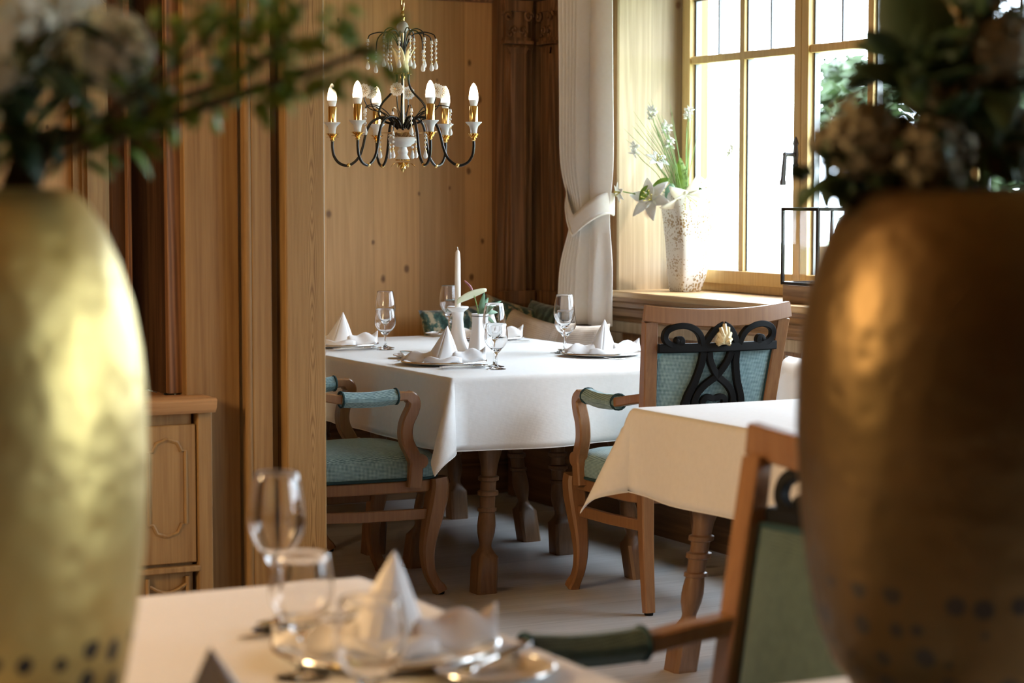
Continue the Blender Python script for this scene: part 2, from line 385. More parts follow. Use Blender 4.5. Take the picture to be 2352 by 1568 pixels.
# ------------------------------------------------------------------ room shell
ZC = 2.75
XL, YF = -7.0, -8.0
YB, XR = 8.95, 4.78
struct(MB().box(XL-.2, XR+.5, YF-.2, YB+.2, -.1, 0).build('floor', floor_m, smooth=False))
struct(MB().box(XL-.2, XR+.5, YF-.2, YB+.2, ZC, ZC+.1).build('ceiling', ceil_m, smooth=False))
struct(MB().box(XL-.2, XR+.47, YB, YB+.2, 0, ZC).build('wall_back', wall_m, smooth=False))
struct(MB().box(XL-.2, XL, YF, YB, 0, ZC).build('wall_left', side_m, smooth=False))
struct(MB().box(XL-.2, XR+.47, YF-.2, YF, 0, ZC).build('wall_front', wall_m, smooth=False))
WT, WB = 2.40, .895            # window head, underside of sill
w = MB()
NICHES = ((3.9, 8.235), (-1.2, 3.2))
w.box(XR, XR+.47, YF, YB, 0, WB)
w.box(XR, XR+.47, YF, YB, WT, ZC)
w.box(XR, XR+.47, 8.235, YB, WB, WT); w.box(XR, XR+.47, 3.2, 3.9, WB, WT); w.box(XR, XR+.47, YF, -1.2, WB, WT)
struct(w.build('wall_right', side_m, smooth=False))
# pale lining boards of the niche sides
m = MB().box(4.775, 5.12, 8.215, 8.2351, .925, WT); struct(m.build('trim_1', reveal_m, smooth=False))
# sills
for i, (a, b) in enumerate(NICHES):
    struct(MB().box(4.715, 5.14, a+.001, b-.001, .897, .925).build('trim_%d' % (2+i), sill_m, bevel=.006))
    g = MB(); y0, y1 = a-.05, b+.05
    prof = [(4.78, .897), (4.728, .897), (4.728, .882), (4.745, .875), (4.738, .855), (4.755, .845), (4.752, .815), (4.766, .80), (4.766, .79), (4.78, .79)]
    g.loft([[(x, y, z) for x, z in prof] for y in (y0, y1)])
    struct(g.build('trim_%d' % (4+i), rail_m))
# panelled dado under the sill
g = MB()
for y0, y1 in ((8.3, 8.18), (7.55, 7.40), (6.72, 6.58), (5.9, 5.75), (5.0, 4.85)):
    g.box(4.765, 4.7801, y1, y0, .45, .738)
g.box(4.765, 4.7801, 4.0, 8.3, .7385, .7885)
struct(g.build('trim_6', reveal_m, bevel=.004))

def window(n, ya, yb, handle=True):
    """two-casement window with glazing bars between ya (low) and yb (high)"""
    x0, x1 = 5.10, 5.17
    zb, zt = .926, WT
    root = bpy.data.objects.new('window_%d' % n, None); COL.objects.link(root); root['kind'] = 'structure'
    f = MB(); fw = .055
    f.box(x0, x1, ya, ya+fw, zb, zt); f.box(x0, x1, yb-fw, yb, zb, zt); f.box(x0, x1, ya+fw, yb-fw, zb, zb+.04); f.box(x0, x1, ya+fw, yb-fw, zt-.05, zt)
    f.build('window_frame', frame_m, root, bevel=.004)
    mid = (ya+yb)/2
    for s, (a, b) in enumerate(((ya+fw, mid), (mid, yb-fw))):
        q = MB(); sw = .05; X0, X1 = 5.085, 5.145
        z0, z1 = zb+.035, zt-.045
        q.box(X0, X1, a+.003, a+sw, z0, z1); q.box(X0, X1, b-sw, b-.003, z0, z1); q.box(X0, X1, a+sw, b-sw, z0, z0+.06); q.box(X0, X1, a+sw, b-sw, z1-.05, z1)
        c = (a+b)/2
        q.box(X0+.01, X1-.01, c-.018, c+.018, z0+.06, z1-.05); q.box(X0+.008, X1-.008, a+sw, b-sw, 1.927, 1.960)
        so = q.build('sash', frame_m, root, bevel=.003)
        MB().box(5.112, 5.117, a+sw-.005, b-sw+.005, z0+.05, z1-.04).build('pane', pane_m, so, smooth=False)
        lb = MB()
        for e in (-1, 1):
            yc = c+e*(b-a-2*sw)/4
            lb.box(5.108, 5.122, yc-.005, yc+.005, 1.96, z1-.05)
        lb.box(5.108, 5.122, a+sw, b-sw, 2.204, 2.214)
        lb.build('lead_bars', steel_m, so)
        sp = MB()
        for yy in (a+sw+.008, c-.022, c+.022, b-sw-.008): sp.box(5.112, 5.140, yy-.004, yy+.004, z0+.06, z1-.05)
        sp.build('glazing_spacer', steel_m, so)
    if handle:
        h = MB(); yc = mid+.03; zc = 1.515
        h.lathe([(.0, -.075), (.010, -.065), (.020, -.045), (.013, -.035), (.020, 0), (.013, .035), (.020, .045), (.010, .065), (0, .075)], 12, (5.084, yc, zc), sx=.35)
        h.tube([(5.084, yc, zc), (5.035, yc, zc)], .009, 8)
        h.ball((5.032, yc, zc), .011)
        h.tube(spline([(5.032, yc, zc), (5.030, yc+.004, zc-.05), (5.030, yc+.012, zc-.11), (5.031, yc+.013, zc-.125)]), [.009]*6+[.010]*6+[.013]*6+[.012], 8)
        h.build('window_handle', steel_m, root)
window(1, 6.31, 8.235); window(2, 4.36, 6.26)
window(3, 1.25, 3.2, False); window(4, -.75, 1.2, False)
struct(MB().box(5.07, 5.19, 6.26, 6.31, .926, WT).build('trim_7', frame_m, bevel=.004))
struct(MB().box(5.07, 5.19, 3.9, 4.36, .926, WT).build('trim_8', frame_m, bevel=.004))
struct(MB().box(5.07, 5.19, -1.2, -.75, .926, WT).build('trim_9', frame_m, bevel=.004))
struct(MB().box(5.07, 5.19, 1.2, 1.25, .926, WT).build('trim_17', frame_m, bevel=.004))

# carved pilasters in the corner (back wall and window wall)
def volute(g, c, r, n, u, turns=1.6, th=.006):
    """spiral cord on a plane with axes u (sideways) and z; n = outward normal"""
    c = Vector(c); u = Vector(u); pts = []
    for i in range(26):
        t = i/25; a = turns*2*PI*t; rr = r*(1-.8*t)
        pts.append(c+u*rr*math.cos(a)+Vector((0, 0, 1))*rr*math.sin(a)+Vector(n)*.012*t)
    g.tube(pts, th, 6)
def pilaster(name, base, u, n, wbg, off, m, label_top=2.25):
    """base: point on the wall at floor; u: sideways axis, n: outward normal; built flush on the wall"""
    base, u, n = Vector(base), Vector(u), Vector(n)
    def P(a, b, z): return base+u*a+n*b+Vector((0, 0, z))
    def bx(g, a0, a1, b0, b1, z0, z1, t=0, tb=0):
        l1 = [P(a0, b0, z0), P(a1, b0, z0), P(a1, b1, z0), P(a0, b1, z0)]
        l2 = [P(a0-t, b0, z1), P(a1+t, b0, z1), P(a1+t, b1+tb, z1), P(a0-t, b1+tb, z1)]
        g.loft([l1, l2])
    g = MB()
    hw = .062
    bx(g, -hw-.03, hw+.03, -.01, .03, .45, 2.30)
    bx(g, -hw+.005, hw-.005, .03, .048, .9, 2.04)
    # shaft with hollow and beads
    bx(g, -hw+.022, hw-.022, .048, .066, .9, 2.0); bx(g, -hw+.022, hw-.022, .066, .066, 2.0, 2.03, .016, .004)
    bx(g, -hw-.012, hw+.012, .03, .075, 2.045, 2.06); bx(g, -hw-.004, hw+.004, .03, .065, 2.06, 2.075)
    bx(g, -hw+.004, hw-.004, .03, .056, 2.075, 2.21)
    bx(g, -hw-.006, hw+.006, .03, .075, 2.195, 2.245, .008); bx(g, -hw-.02, hw+.02, .03, .09, 2.25, 2.275)
    for sgn in (-1, 1):
        volute(g, P(sgn*(hw-.008), .066, 2.172), .026, n, u*sgn)
        volute(g, P(sgn*.022, .057, 2.11), .020, n, u*sgn, 1.2, .005); volute(g, P(sgn*.040, .057, 2.088), .012, n, u*-sgn, 1.2, .004)
    bx(g, -hw-.02, hw+.02, .03, .08, .84, .9); bx(g, -hw-.01, hw+.01, .03, .07, .45, .84)
    return struct(g.build(name, m, bevel=.002))
struct(MB().box(4.514, XR, YB-.035, YB+.01, .45, 2.30).build('trim_10', pil_m, bevel=.003))
pilaster('trim_11', (4.60, YB-.035, 0), (1, 0, 0), (0, -1, 0), 0, 0, pil_m)
pilaster('trim_12', (XR-.0, 8.80, 0), (0, 1, 0), (-1, 0, 0), 0, 0, pil_m)
struct(MB().box(XR-.022, XR+.01, 8.3, 8.70, .79, 2.30).build('trim_13', pilr_m, bevel=.003))
pilaster('trim_14', (2.60, YB, 0), (1, 0, 0), (0, -1, 0), 0, 0, post_m)
# dark framing strip and cornice on the back wall
g = MB(); g.box(2.815, 2.945, YB-.03, YB+.01, .45, 2.24); g.box(2.835, 2.86, YB-.05, YB-.03, .45, 2.24); g.box(2.895, 2.945, YB-.07, YB-.03, .45, 2.24)
struct(g.build('trim_15', pil_m, bevel=.003))
g = MB(); g.loft([[(x, y, z) for y, z in ((YB, 2.238), (YB-.03, 2.238), (YB-.04, 2.26), (YB-.09, 2.28), (YB-.11, 2.33), (YB-.11, 2.40), (YB, 2.40))] for x in (XL, XR)])
struct(g.build('trim_16', pil_m))

# ------------------------------------------------------------------ post at the end of the partition
YP = 5.80
g = MB()
g.box(2.255, 2.380, YP, YP+.15, 0, ZC)                        # broad front board
post = g.build('timber_post', board_m, bevel=.006)
tag(post, 'tall pine post with cathedral grain, between the brass vase and the laid table', 'post')
g = MB(); g.box(2.222, 2.255, YP+.07, YP+.15, 0, ZC); g.build('groove_board', post_m, post, bevel=.002)
g = MB(); g.box(2.160, 2.222, YP+.025, YP+.14, 0, ZC); g.build('side_strip', post_m, post, bevel=.004)
g = MB(); g.tube([(2.152, YP+.035, 0), (2.152, YP+.035, ZC)], .012, 12); g.build('bead_moulding', post_m, post)
g = MB(); g.box(1.985, 2.150, YP+.105, YP+.16, 0, ZC); g.build('recessed_board', post_m, post, bevel=.003)
g = MB(); g.box(1.945, 1.99, YP+.14, YP+.17, .779, ZC); g.build('back_board', pil_m, post, bevel=.003)
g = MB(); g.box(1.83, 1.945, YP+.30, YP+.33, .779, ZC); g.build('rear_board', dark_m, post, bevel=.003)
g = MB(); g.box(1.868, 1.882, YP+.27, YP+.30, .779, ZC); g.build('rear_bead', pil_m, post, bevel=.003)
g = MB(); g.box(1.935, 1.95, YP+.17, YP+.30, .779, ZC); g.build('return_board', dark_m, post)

# wainscot cabinet left of the post
cab = E('wainscot_cabinet', 'carved pine half-height cabinet standing against the post, behind the brass vase', 'cabinet', (0, 0, 0))
x0, x1 = 1.2, 2.035
MB().box(x0, x1-.055, YP+.045, YP+.35, 0, .735).build('body', post_m, cab, bevel=.003)
MB().box(x1-.045, x1-.002, YP+.02, YP+.10, 0, .745).build('corner_stile', post_m, cab, bevel=.003)
g = MB()
for xa, xb, dp in ((x0, x1-.052, .125), (x1-.052, x1, .102)):
    g.loft([[(x, YP+y, z) for y, z in ((dp, .735), (-.005, .735), (-.018, .752), (-.022, .772), (-.012, .777), (dp, .777))] for x in (xa, xb)])
g.box(x0, 1.93, YP+.125, YP+.36, .735, .777)
g.build('top', ledge_m, cab)
def arch_panel(cx, z0, z1, hw, y):
    """raised frame around a shaped panel"""
    q = MB(); pts = []
    c = .035
    base = [(-hw, z0+c), (-hw+.012, z0+c), (-hw+.012+.012, z0+.01), (-.0, z0-.0), (hw-.024, z0+.01), (hw-.012, z0+c), (hw, z0+c),
            (hw, z1-c), (hw-.012, z1-c), (hw-.024, z1-.01), (0, z1), (-hw+.024, z1-.01), (-hw+.012, z1-c), (-hw, z1-c)]
    pts = [(cx+x, y, z) for x, z in base]; pts.append(pts[0])
    q.tube(pts, .006, 6); return q
for cx in (1.90, 1.62):
    MB().box(cx-.088, cx+.088, YP+.03, YP+.05, .30, .70).build('panel_frame', post_m, cab, bevel=.004)
    arch_panel(cx, .38, .66, .055, YP+.03).build('shaped_moulding', post_m, cab)
    MB().box(cx-.095, cx+.095, YP+.018, YP+.05, .275, .292).build('rail', post_m, cab, bevel=.003)
    g = MB()
    for k in range(5):
        zz = .24-k*.045
        g.tube([(cx-.055+.011*j, YP+.032, zz-.022*math.sin(PI*j/10)) for j in range(11)], .005, 6)
    g.tube([(cx-.06, YP+.034, .02), (cx-.06, YP+.034, .262)], .007, 6); g.tube([(cx+.06, YP+.034, .02), (cx+.06, YP+.034, .262)], .007, 6)
    g.build('swag_carving', post_m, cab)

# ------------------------------------------------------------------ benches and cushions
b = E('corner_bench', 'brown wooden bench along the back wall under the patterned cushions', 'bench', (0, 0, 0))
MB().box(1.2, XR-.002, 8.50, YB-.005, .41, .45).build('seat', bench_m, b, bevel=.006)
MB().box(1.2, XR-.002, 8.56, 8.60, 0, .41).build('front_panel', bench_m, b, bevel=.004)
b = E('wall_bench', 'brown wooden bench running below the window sill beside the tables', 'bench', (0, 0, 0))
MB().box(4.30, XR-.002, 3.6, 8.49, .41, .45).build('seat', bench_y, b, bevel=.006)
MB().box(4.36, 4.40, 3.6, 8.49, 0, .41).build('front_panel', bench_y, b, bevel=.004)
def pillow(loc, w_, h_, t_, rz, tilt, roll, mat, label, group=None, trim=None, name='cushion'):
    g = MB(); n = 18
    def side(sg):
        def fn(u, v):
            x, y = 2*u-1, 2*v-1
            k = max(0, (1-x**4)*(1-y**4))**.55
            pin = 1-.07*(1-abs(x*x))*(y*y) ; pin2 = 1-.07*(1-y*y)*(x*x)
            wob = .006*math.sin(5*x+3*y+loc[1]*9)
            return (x*w_/2*pin2, sg*(t_/2*k)+wob*k, y*h_/2*pin)
        return fn
    g.grid(side(-1), n, n); g.grid(side(1), n, n)
    o = g.build(name, mat)
    bm = bmesh.new(); bm.from_mesh(o.data); bmesh.ops.remove_doubles(bm, verts=bm.verts, dist=.0008); bmesh.ops.recalc_face_normals(bm, faces=bm.faces); bm.to_mesh(o.data); bm.free()
    o.location = loc
    o.rotation_euler = (Matrix.Rotation(rz, 3, 'Z') @ Matrix.Rotation(tilt, 3, 'X') @ Matrix.Rotation(roll, 3, 'Y')).to_euler()
    tag(o, label, 'cushion', group)
    if trim:
        q = MB(); N_ = 40
        pts = []
        for i in range(N_+1):
            a = 2*PI*i/N_; ca, sa = math.cos(a), math.sin(a); k = 1/max(abs(ca), abs(sa))
            pts.append((ca*k*w_/2*.985, 0, sa*k*h_/2*.985))
        q.tube(pts, .006, 6); q.build('edge_trim', trim, o)
    return o
# ------------------------------------------------------------------ curtain
def curtain():
    g = MB(); ya, yb, z0, z1 = 8.075, 8.46, .775, 2.66; zt = 1.25
    def fn(u, v):
        z = z0+(z1-z0)*v
        pinch = math.exp(-((z-zt)/.16)**2)
        below = max(0, min(1, (zt-z)/.35))
        wsc = 1-.26*pinch
        yc = (ya+yb)/2-.01*pinch
        y = yc+(u-.5)*(yb-ya)*wsc
        sq_ = 1-.35*pinch
        # broad smooth fold on the window side, narrow deep pleats on the corner side
        m_ = max(0, min(1, (u-.40)/.12)); m_ = m_*m_*(3-2*m_)
        ple = math.sin(2*PI*7.0*(u-.40)/.60+.5*math.sin(1.7*z))
        ple = math.copysign(abs(ple)**.7, ple)
        broad = math.sin(PI*min(1, u/.46))*.050 + .012*math.sin(2*PI*u*5+1.5*z)*below
        x = 4.665 - sq_*((1-m_)*broad + m_*(.034+.046*ple)) + .008*math.sin(5*u+2.0*z)
        return (x, y, z)
    g.grid(fn, 240, 60)
    o = g.build('curtain', curt_m, solid=.004)
    tag(o, 'long cream linen curtain tied back at the corner of the window niche', 'curtain')
    t = MB()
    def band(u, v):
        a = PI*(-.12+1.24*u); y = 8.272+.160*math.cos(a); x = 4.665-.090*math.sin(a)
        zc = 1.215+.20*max(0, math.cos(a))**1.2+.10*max(0, -math.cos(a))**1.1
        h = .088
        return (x, y, zc+(v-.5)*h)
    t.grid(band, 30, 4)
    b_ = t.build('tieback', curt_m, o, solid=.005)
    c = MB(); c.tube([Vector(band(i/40, 0))+Vector((-.003, 0, -.002)) for i in range(41)], .006, 6); c.build('cord', curt_m, b_)
curtain()

# ------------------------------------------------------------------ armchairs
def chair_back(x, z, dy=0):
    """a point on the leaning, hollow back of the chair (local: +Y forward)"""
    zz = max(0, z-.42)
    lean = .105*(zz/.58)**1.15
    return (x, -.228-lean-.028*(1-(x/.24)**2)*min(1, zz/.45)+dy, z)
def make_chair():
    root = E('dining_armchair', '', 'armchair')
    # seat rail, cushion
    def outline(k, z, n=40):
        pts = []
        for i in range(n):
            a = 2*PI*i/n; ca, sa = math.cos(a), math.sin(a)
            e = .36
            x = math.copysign(abs(ca)**e, ca); y = math.copysign(abs(sa)**e, sa)
            hw = .232+.034*(y*.5+.5)
            yy = y*.245 + (.018*(1-x*x) if y > 0 else 0)
            pts.append((x*hw*k, yy*k+.005, z))
        return pts
    MB().loft([outline(1, .355), outline(1, .395)]).build('seat_rail', chair_m, root, bevel=.004)
    q = MB(); q.loft([outline(.985, .396), outline(1.015, .41), outline(1.02, .435), outline(1.0, .462), outline(.94, .480), outline(.80, .492), outline(.5, .500), outline(.15, .502)])
    seat = q.build('seat', blue_m, root, ang=1.5)
    p = outline(1.012, .402); MB().tube(p+[p[0]], .0055, 6).build('piping', pipe_m, seat)
    for s in (-1, 1):
        # cabriole front leg
        prof = [(.018, .40, .058), (.020, .375, .064), (.014, .33, .066), (.002, .27, .060), (-.012, .20, .050), (-.018, .14, .043), (-.012, .085, .038), (.004, .045, .036), (.020, .022, .042), (.026, .008, .044)]
        pts = spline([(s*(.236+.25*a), .218+a, z) for a, z, _ in prof], 3)
        ws = []
        for i in range(len(prof)-1):
            for k in range(3): ws.append(prof[i][2]+(prof[i+1][2]-prof[i][2])*k/3)
        ws.append(prof[-1][2])
        g = MB().sweep(pts, ws, ws, (1, 0, 0), .3)
        lg = g.build('front_leg', chair_m, root)
        MB().lathe([(.014, 0), (.016, .008)], 12, (s*.2425, .244, 0)).build('foot_cap', black_m, lg)
        # rear leg and back post in one curve
        P = [(s*.212, -.268, .008), (s*.21, -.245, .2), (s*.208, -.232, .40)]
        P += [(s*(.208+.038*((z-.42)/.58)**1.3), chair_back(.24, z)[1], z) for z in (.5, .62, .74, .86, .955)]
        pts = spline(P, 3)
        ws = [.034+.012*min(1, i/6) for i in range(len(pts))]; hs = [.032+.012*min(1, i/6) if i < 12 else .044-.016*(i-12)/(len(pts)-12) for i in range(len(pts))]
        lg = MB().sweep(pts, ws, hs, (1, 0, 0), .2).build('rear_leg', chair_m, root)
        MB().lathe([(.014, 0), (.015, .009)], 12, (s*.212, -.268, 0)).build('foot_cap', black_m, lg)
        # arm: S-shaped support rising into the hand and running back to the post
        A = [(s*.262, .135, .375), (s*.263, .140, .43), (s*.266, .135, .475), (s*.270, .105, .535), (s*.272, .105, .59), (s*.272, .128, .64), (s*.272, .130, .668), (s*.270, .108, .684), (s*.268, .07, .684),
             (s*.262, -.02, .676), (s*.250, -.12, .680), (s*.236, -.20, .694), (s*.222, -.262, .704)]
        pts = spline(A, 5)
        n_ = len(pts); ws = [.040]*n_; hs = []
        for i in range(n_):
            t = i/5
            hs.append(.050 if t < 1.5 else .044 if t < 5 else .042 if t < 7 else .030)
        g = MB().sweep(pts, ws, hs, (1, 0, 0), .25)
        # scroll at the foot of the support
        g.lathe([(0, -.018), (.024, -.018), (.026, 0), (.024, .018), (0, .018)], 16)
        k = len(g.v)-5*16
        for i in range(k, len(g.v)):
            x, y, z = g.v[i]; g.v[i] = (s*.266+z, .158+x, .462+y)
        arm = g.build('arm', chair_m, root)
        pp = [p for p in pts if -.125 < p.y < .075 and p.z > .66]
        pad = MB().sweep(pp, .056, .050, (1, 0, 0), .75).build('arm_pad', blue_m, arm)
        for e in (pp[0], pp[-1]):
            g = MB(); g.tube([e+Vector((.0285*math.cos(a), 0, .0255*math.sin(a))) for a in [2*PI*i/16 for i in range(17)]], .004, 6)
            g.build('pad_piping', pipe_m, pad)
        st = MB().sweep([(s*.236, .21, .278), (s*.224, -.01, .278), (s*.212, -.238, .286)], .022, .036, (1, 0, 0), .2).build('stretcher', chair_m, root)
    # curved top rail
    pts = []; hs = []
    for i in range(25):
        x = -.264+.528*i/24; z = .962+.020*(x/.264)**2
        pts.append(chair_back(x, z, -.004)); hs.append(.058-.006*abs(x)/.27)
    pts = [(p[0], p[1]-.0, p[2]) for p in pts]
    MB().sweep(pts, .026, hs, (0, 1, 0), .25).build('top_rail', chair_m, root)
    # upholstered panel
    def panel(dy):
        def fn(u, v):
            z = .495+(.855-.495)*v; hw = .185+.038*((z-.42)/.58)**1.3
            x = (u*2-1)*hw
            k = (1-(2*u-1)**6)*(1-(2*v-1)**6)
            p = chair_back(x, z); return (p[0], p[1]+(dy*k), p[2])
        return fn
    g = MB(); g.grid(panel(-.004), 16, 12); g.grid(panel(.035), 16, 12)
    bk = g.build('backrest', blue_m, root, ang=1.5)
    ring = [Vector(panel(-.004)(u, v)) for u, v in [(0, i/10) for i in range(11)]+[(i/10, 1) for i in range(1, 11)]+[(1, 1-i/10) for i in range(1, 11)]+[(1-i/10, 0) for i in range(1, 11)]]
    MB().tube(ring, .0055, 6).build('piping', pipe_m, bk)
    # black openwork: bar, scrolls, lyre
    def strap(pts2, wd=.024, dy=-.016, n=5, th=.016):
        pts = spline([(x, 0, z) for x, z in pts2], n)
        return [Vector(chair_back(p.x, p.z, dy)) for p in pts]
    S_ = MB()
    S_.sweep(strap([(-.212+.0424*i, .868) for i in range(11)], n=2), .024, .028, (0, 1, 0), .2)
    def sc(zx, zy): return ((zx-735)*.00090, .868-(zy-272)*.00072)
    sp = [sc(*q) for q in ((562, 238), (574, 232), (580, 246), (566, 262), (540, 256), (518, 232), (520, 198), (544, 178), (580, 172), (618, 184), (646, 214), (662, 262))]
    for m_ in (1, -1):
        p_ = [(m_*x, z) for x, z in sp]
        S_.sweep(strap(p_), [.02]*len(strap(p_)), .020, (0, 1, 0), .2)
        c = Vector(chair_back(m_*sp[0][0], sp[0][1], -.016)); S_.ball(c, .013)
        S_.sweep(strap([(m_*x, z) for x, z in (sc(668, 262), sc(690, 215), sc(710, 186), sc(735, 170))]), .018, .022, (0, 1, 0), .2)
        # lyre straps
        S_.sweep(strap([(m_*x, z) for x, z in (sc(668, 290), sc(664, 350), sc(648, 430), sc(626, 500), sc(616, 580), sc(640, 680), sc(660, 770))]), .016, .024, (0, 1, 0), .2)
        S_.sweep(strap([(m_*x, z) for x, z in (sc(690, 290), sc(702, 340), sc(735, 400), sc(785, 450), sc(812, 505), sc(806, 590), sc(770, 690), sc(740, 770))]), .016, .022, (0, 1, 0), .2)
        S_.sweep(strap([(m_*x, z) for x, z in (sc(735, 508), sc(705, 500), sc(690, 520), sc(700, 545), sc(735, 560))]), .016, .02, (0, 1, 0), .2)
    S_.build('openwork_splat', black_m, root)
    # gilt shell
    sh = MB()
    c0 = Vector(chair_back(0, .882, -.034))
    for k in range(-3, 4):
        a = k*.42; ln = .062-.006*abs(k)
        tip = c0+Vector((math.sin(a)*ln*.62, -.003, math.cos(a)*ln))
        sh.tube([c0, c0.lerp(tip, .5)+Vector((0, -.006, 0)), tip], [.006, .0105, .006], 8)
    sh.tube([c0+Vector((-.022, 0, -.004)), c0+Vector((0, -.003, .004)), c0+Vector((.022, 0, -.004))], [.007, .006, .007], 8)
    sh.box(c0.x-.022, c0.x+.022, c0.y+.002, c0.y+.02, c0.z-.006, c0.z+.04)
    sh.build('shell_ornament', ivory_m, root)
    return root
chA = make_chair()
chB = copy_tree(chA); chC = copy_tree(chA); chD = copy_tree(chA)
G = 'beech armchairs around the tables'
place(chA, (2.832, 6.735, 0), R(-90), 'blue tweed armchair with padded arms drawn up left of the candle table, beside the post', G)
place(chD, (2.825, 7.70, 0), R(-90), 'blue tweed armchair mostly hidden behind the post and another armchair', G)
place(chB, (3.745, 6.105, 0), R(-3.5), 'blue armchair seen from behind, black scrolled back with gilt shell, at the candle table', G)
place(chC, (1.530, 2.515, 0), R(90), 'armchair nearest the camera, facing the foreground table, half hidden by the right-hand vase', G)

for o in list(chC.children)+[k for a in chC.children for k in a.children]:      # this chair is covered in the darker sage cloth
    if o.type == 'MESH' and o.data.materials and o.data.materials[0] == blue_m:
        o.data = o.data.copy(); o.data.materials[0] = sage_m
# ------------------------------------------------------------------ tables
LEG = [(0, .038, 1), (.12, .038, 1), (.134, .029, .75), (.150, .022, .15), (.156, .021, 0), (.165, .021, 0), (.175, .024, 0), (.20, .030, 0), (.225, .032, 0), (.25, .030, 0), (.272, .027, 0), (.275, .033, 0), (.285, .033, 0), (.288, .026, 0),
       (.325, .027, 0), (.329, .036, 0), (.342, .036, 0), (.346, .027, 0), (.375, .027, 0), (.379, .036, 0), (.391, .036, 0), (.395, .027, 0), (.43, .030, 0), (.46, .034, .4), (.50, .038, .9), (.56, .042, 1), (.70, .042, 1)]
def turned_leg(bx, by, tx, ty):
    g = MB(); n = 24; loops = []
    for z, r, q in LEG:
        cx = bx+(tx-bx)*z/.7; cy = by+(ty-by)*z/.7; l = []
        for j in range(n):
            a = 2*PI*(j+.5)/n; ca, sa = math.cos(a), math.sin(a)
            k = min(1/max(abs(ca), abs(sa)), 1.34)
            rr = r*(1+(k-1)*q)
            l.append((cx+rr*ca, cy+rr*sa, z))
        loops.append(l)
    return g.loft(loops)
ZT = .745
def table(x0, x1, y0, y1, label, legs=None, spl=.075):
    t = E('dining_table', label, 'table', ((x0+x1)/2, (y0+y1)/2, 0), 0, 'wooden tables under white cloths')
    cx, cy = (x0+x1)/2, (y0+y1)/2
    MB().box(x0-cx, x1-cx, y0-cy, y1-cy, ZT-.036, ZT-.004).build('tabletop', top_m, t, bevel=.004)
    lx = legs or (x0+.13, x1-.13, y0+.08, y1-.08)
    g = MB(); a0, a1, b0, b1 = lx[0]+spl-cx, lx[1]-spl-cx, lx[2]+spl-cy, lx[3]-spl-cy
    for (p, q, r_, s) in ((a0, a1, b0-.012, b0+.012), (a0, a1, b1-.012, b1+.012), (a0-.012, a0+.012, b0, b1), (a1-.012, a1+.012, b0, b1)): g.box(p, q, r_, s, .60, ZT-.036)
    g.build('apron', table_m, t, bevel=.003)
    for i in (0, 1):
        for j in (0, 1):
            bx, by = lx[i]-cx, lx[2+j]-cy
            turned_leg(bx, by, bx+(spl if i == 0 else -spl), by+(spl if j == 0 else -spl)).build('leg', table_m, t)
    return t
def cloth(x0, x1, y0, y1, over, label, amp=.012, seed=0, kc=.36, flare=.04, ztop=ZT, name='tablecloth'):
    g = MB(); rr = .014
    rnd = random.Random(seed); phs = [rnd.uniform(0, 6.28) for _ in range(8)]
    def axis(L):
        n = max(8, int(L/.05)); a = [L*i/n for i in range(n+1)]
        ed = [.003, .007, .012, .018, .024, .032]+[.032+(over-.032)*i/10 for i in range(1, 11)]
        return [-e for e in reversed(ed)]+a+[L+e for e in ed]
    A, B = axis(x1-x0), axis(y1-y0)
    LX, LY = x1-x0, y1-y0
    def hang(e):
        q = rr*PI/2
        if e < q: return rr*math.sin(e/rr), rr-rr*math.cos(e/rr)
        return rr, rr+(e-q)
    def pos(a, b):
        ex = -a if a < 0 else a-LX if a > LX else 0; ey = -b if b < 0 else b-LY if b > LY else 0
        sx = -1 if a < 0 else 1; sy = -1 if b < 0 else 1
        ca, cb = min(max(a, 0), LX), min(max(b, 0), LY)
        px, py = x0+ca, y0+cb
        if ex == 0 and ey == 0: return (px, py, ztop)
        if ex and ey:
            r_ = math.hypot(ex, ey); o, d = hang(r_); ph = math.atan2(ey, ex)
            disp = o+max(0, r_-rr)*(flare+kc*math.sin(2*ph)**1.5)
            d = math.sqrt(max(1e-9, d*d-(disp-o)**2)) if d > disp-o else d
            tw = .25*math.sin(2*ph)*(1 if seed % 2 else -1)*r_
            return (px+sx*disp*math.cos(ph), py+sy*disp*math.sin(ph), ztop-d)
        e = ex or ey; o, d = hang(e); s_ = cb if ex else ca; L_ = LY if ex else LX
        edge = min(1, min(s_, L_-s_)/.15)
        k = 0 if ex else 2
        rip = amp*(d/over)*edge*(math.sin(s_*9+phs[k]+(1.3 if (sx if ex else sy) > 0 else 0))+.6*math.sin(s_*17+phs[k+1])+.6)
        o += flare*max(0, e-rr)+max(-.4*flare*e, rip)
        d -= .004*math.sin(s_*6+phs[4])*d/over
        return (px+sx*o, py, ztop-d) if ex else (px, py+sy*o, ztop-d)
    nb = len(B); vs = [pos(a, b) for a in A for b in B]
    g.add(vs, [(i*nb+j, (i+1)*nb+j, (i+1)*nb+j+1, i*nb+j+1) for i in range(len(A)-1) for j in range(nb-1)])
    o = g.build(name, linen_m, solid=.0016, ang=3)
    tag(o, label, 'tablecloth', 'white tablecloths')
    # stitched hem
    bord = [pos(a, B[0]) for a in A]+[pos(A[-1], b) for b in B[1:]]+[pos(a, B[-1]) for a in reversed(A[:-1])]+[pos(A[0], b) for b in reversed(B[:-1])]
    MB().tube([Vector(p) for p in bord], .0018, 5).build('hem', linen_m, o)
    return o
T1 = (3.075, 4.18, 6.39, 8.30)
table(3.085, 4.17, 6.40, 7.20, 'turned-leg oak table under the candle cloth, half nearer the camera', (3.217, 3.83, 6.447, 7.01))
table(3.085, 4.17, 7.21, 8.29, 'turned-leg oak table under the candle cloth, half nearer the back wall', (3.195, 3.86, 7.335, 7.98))
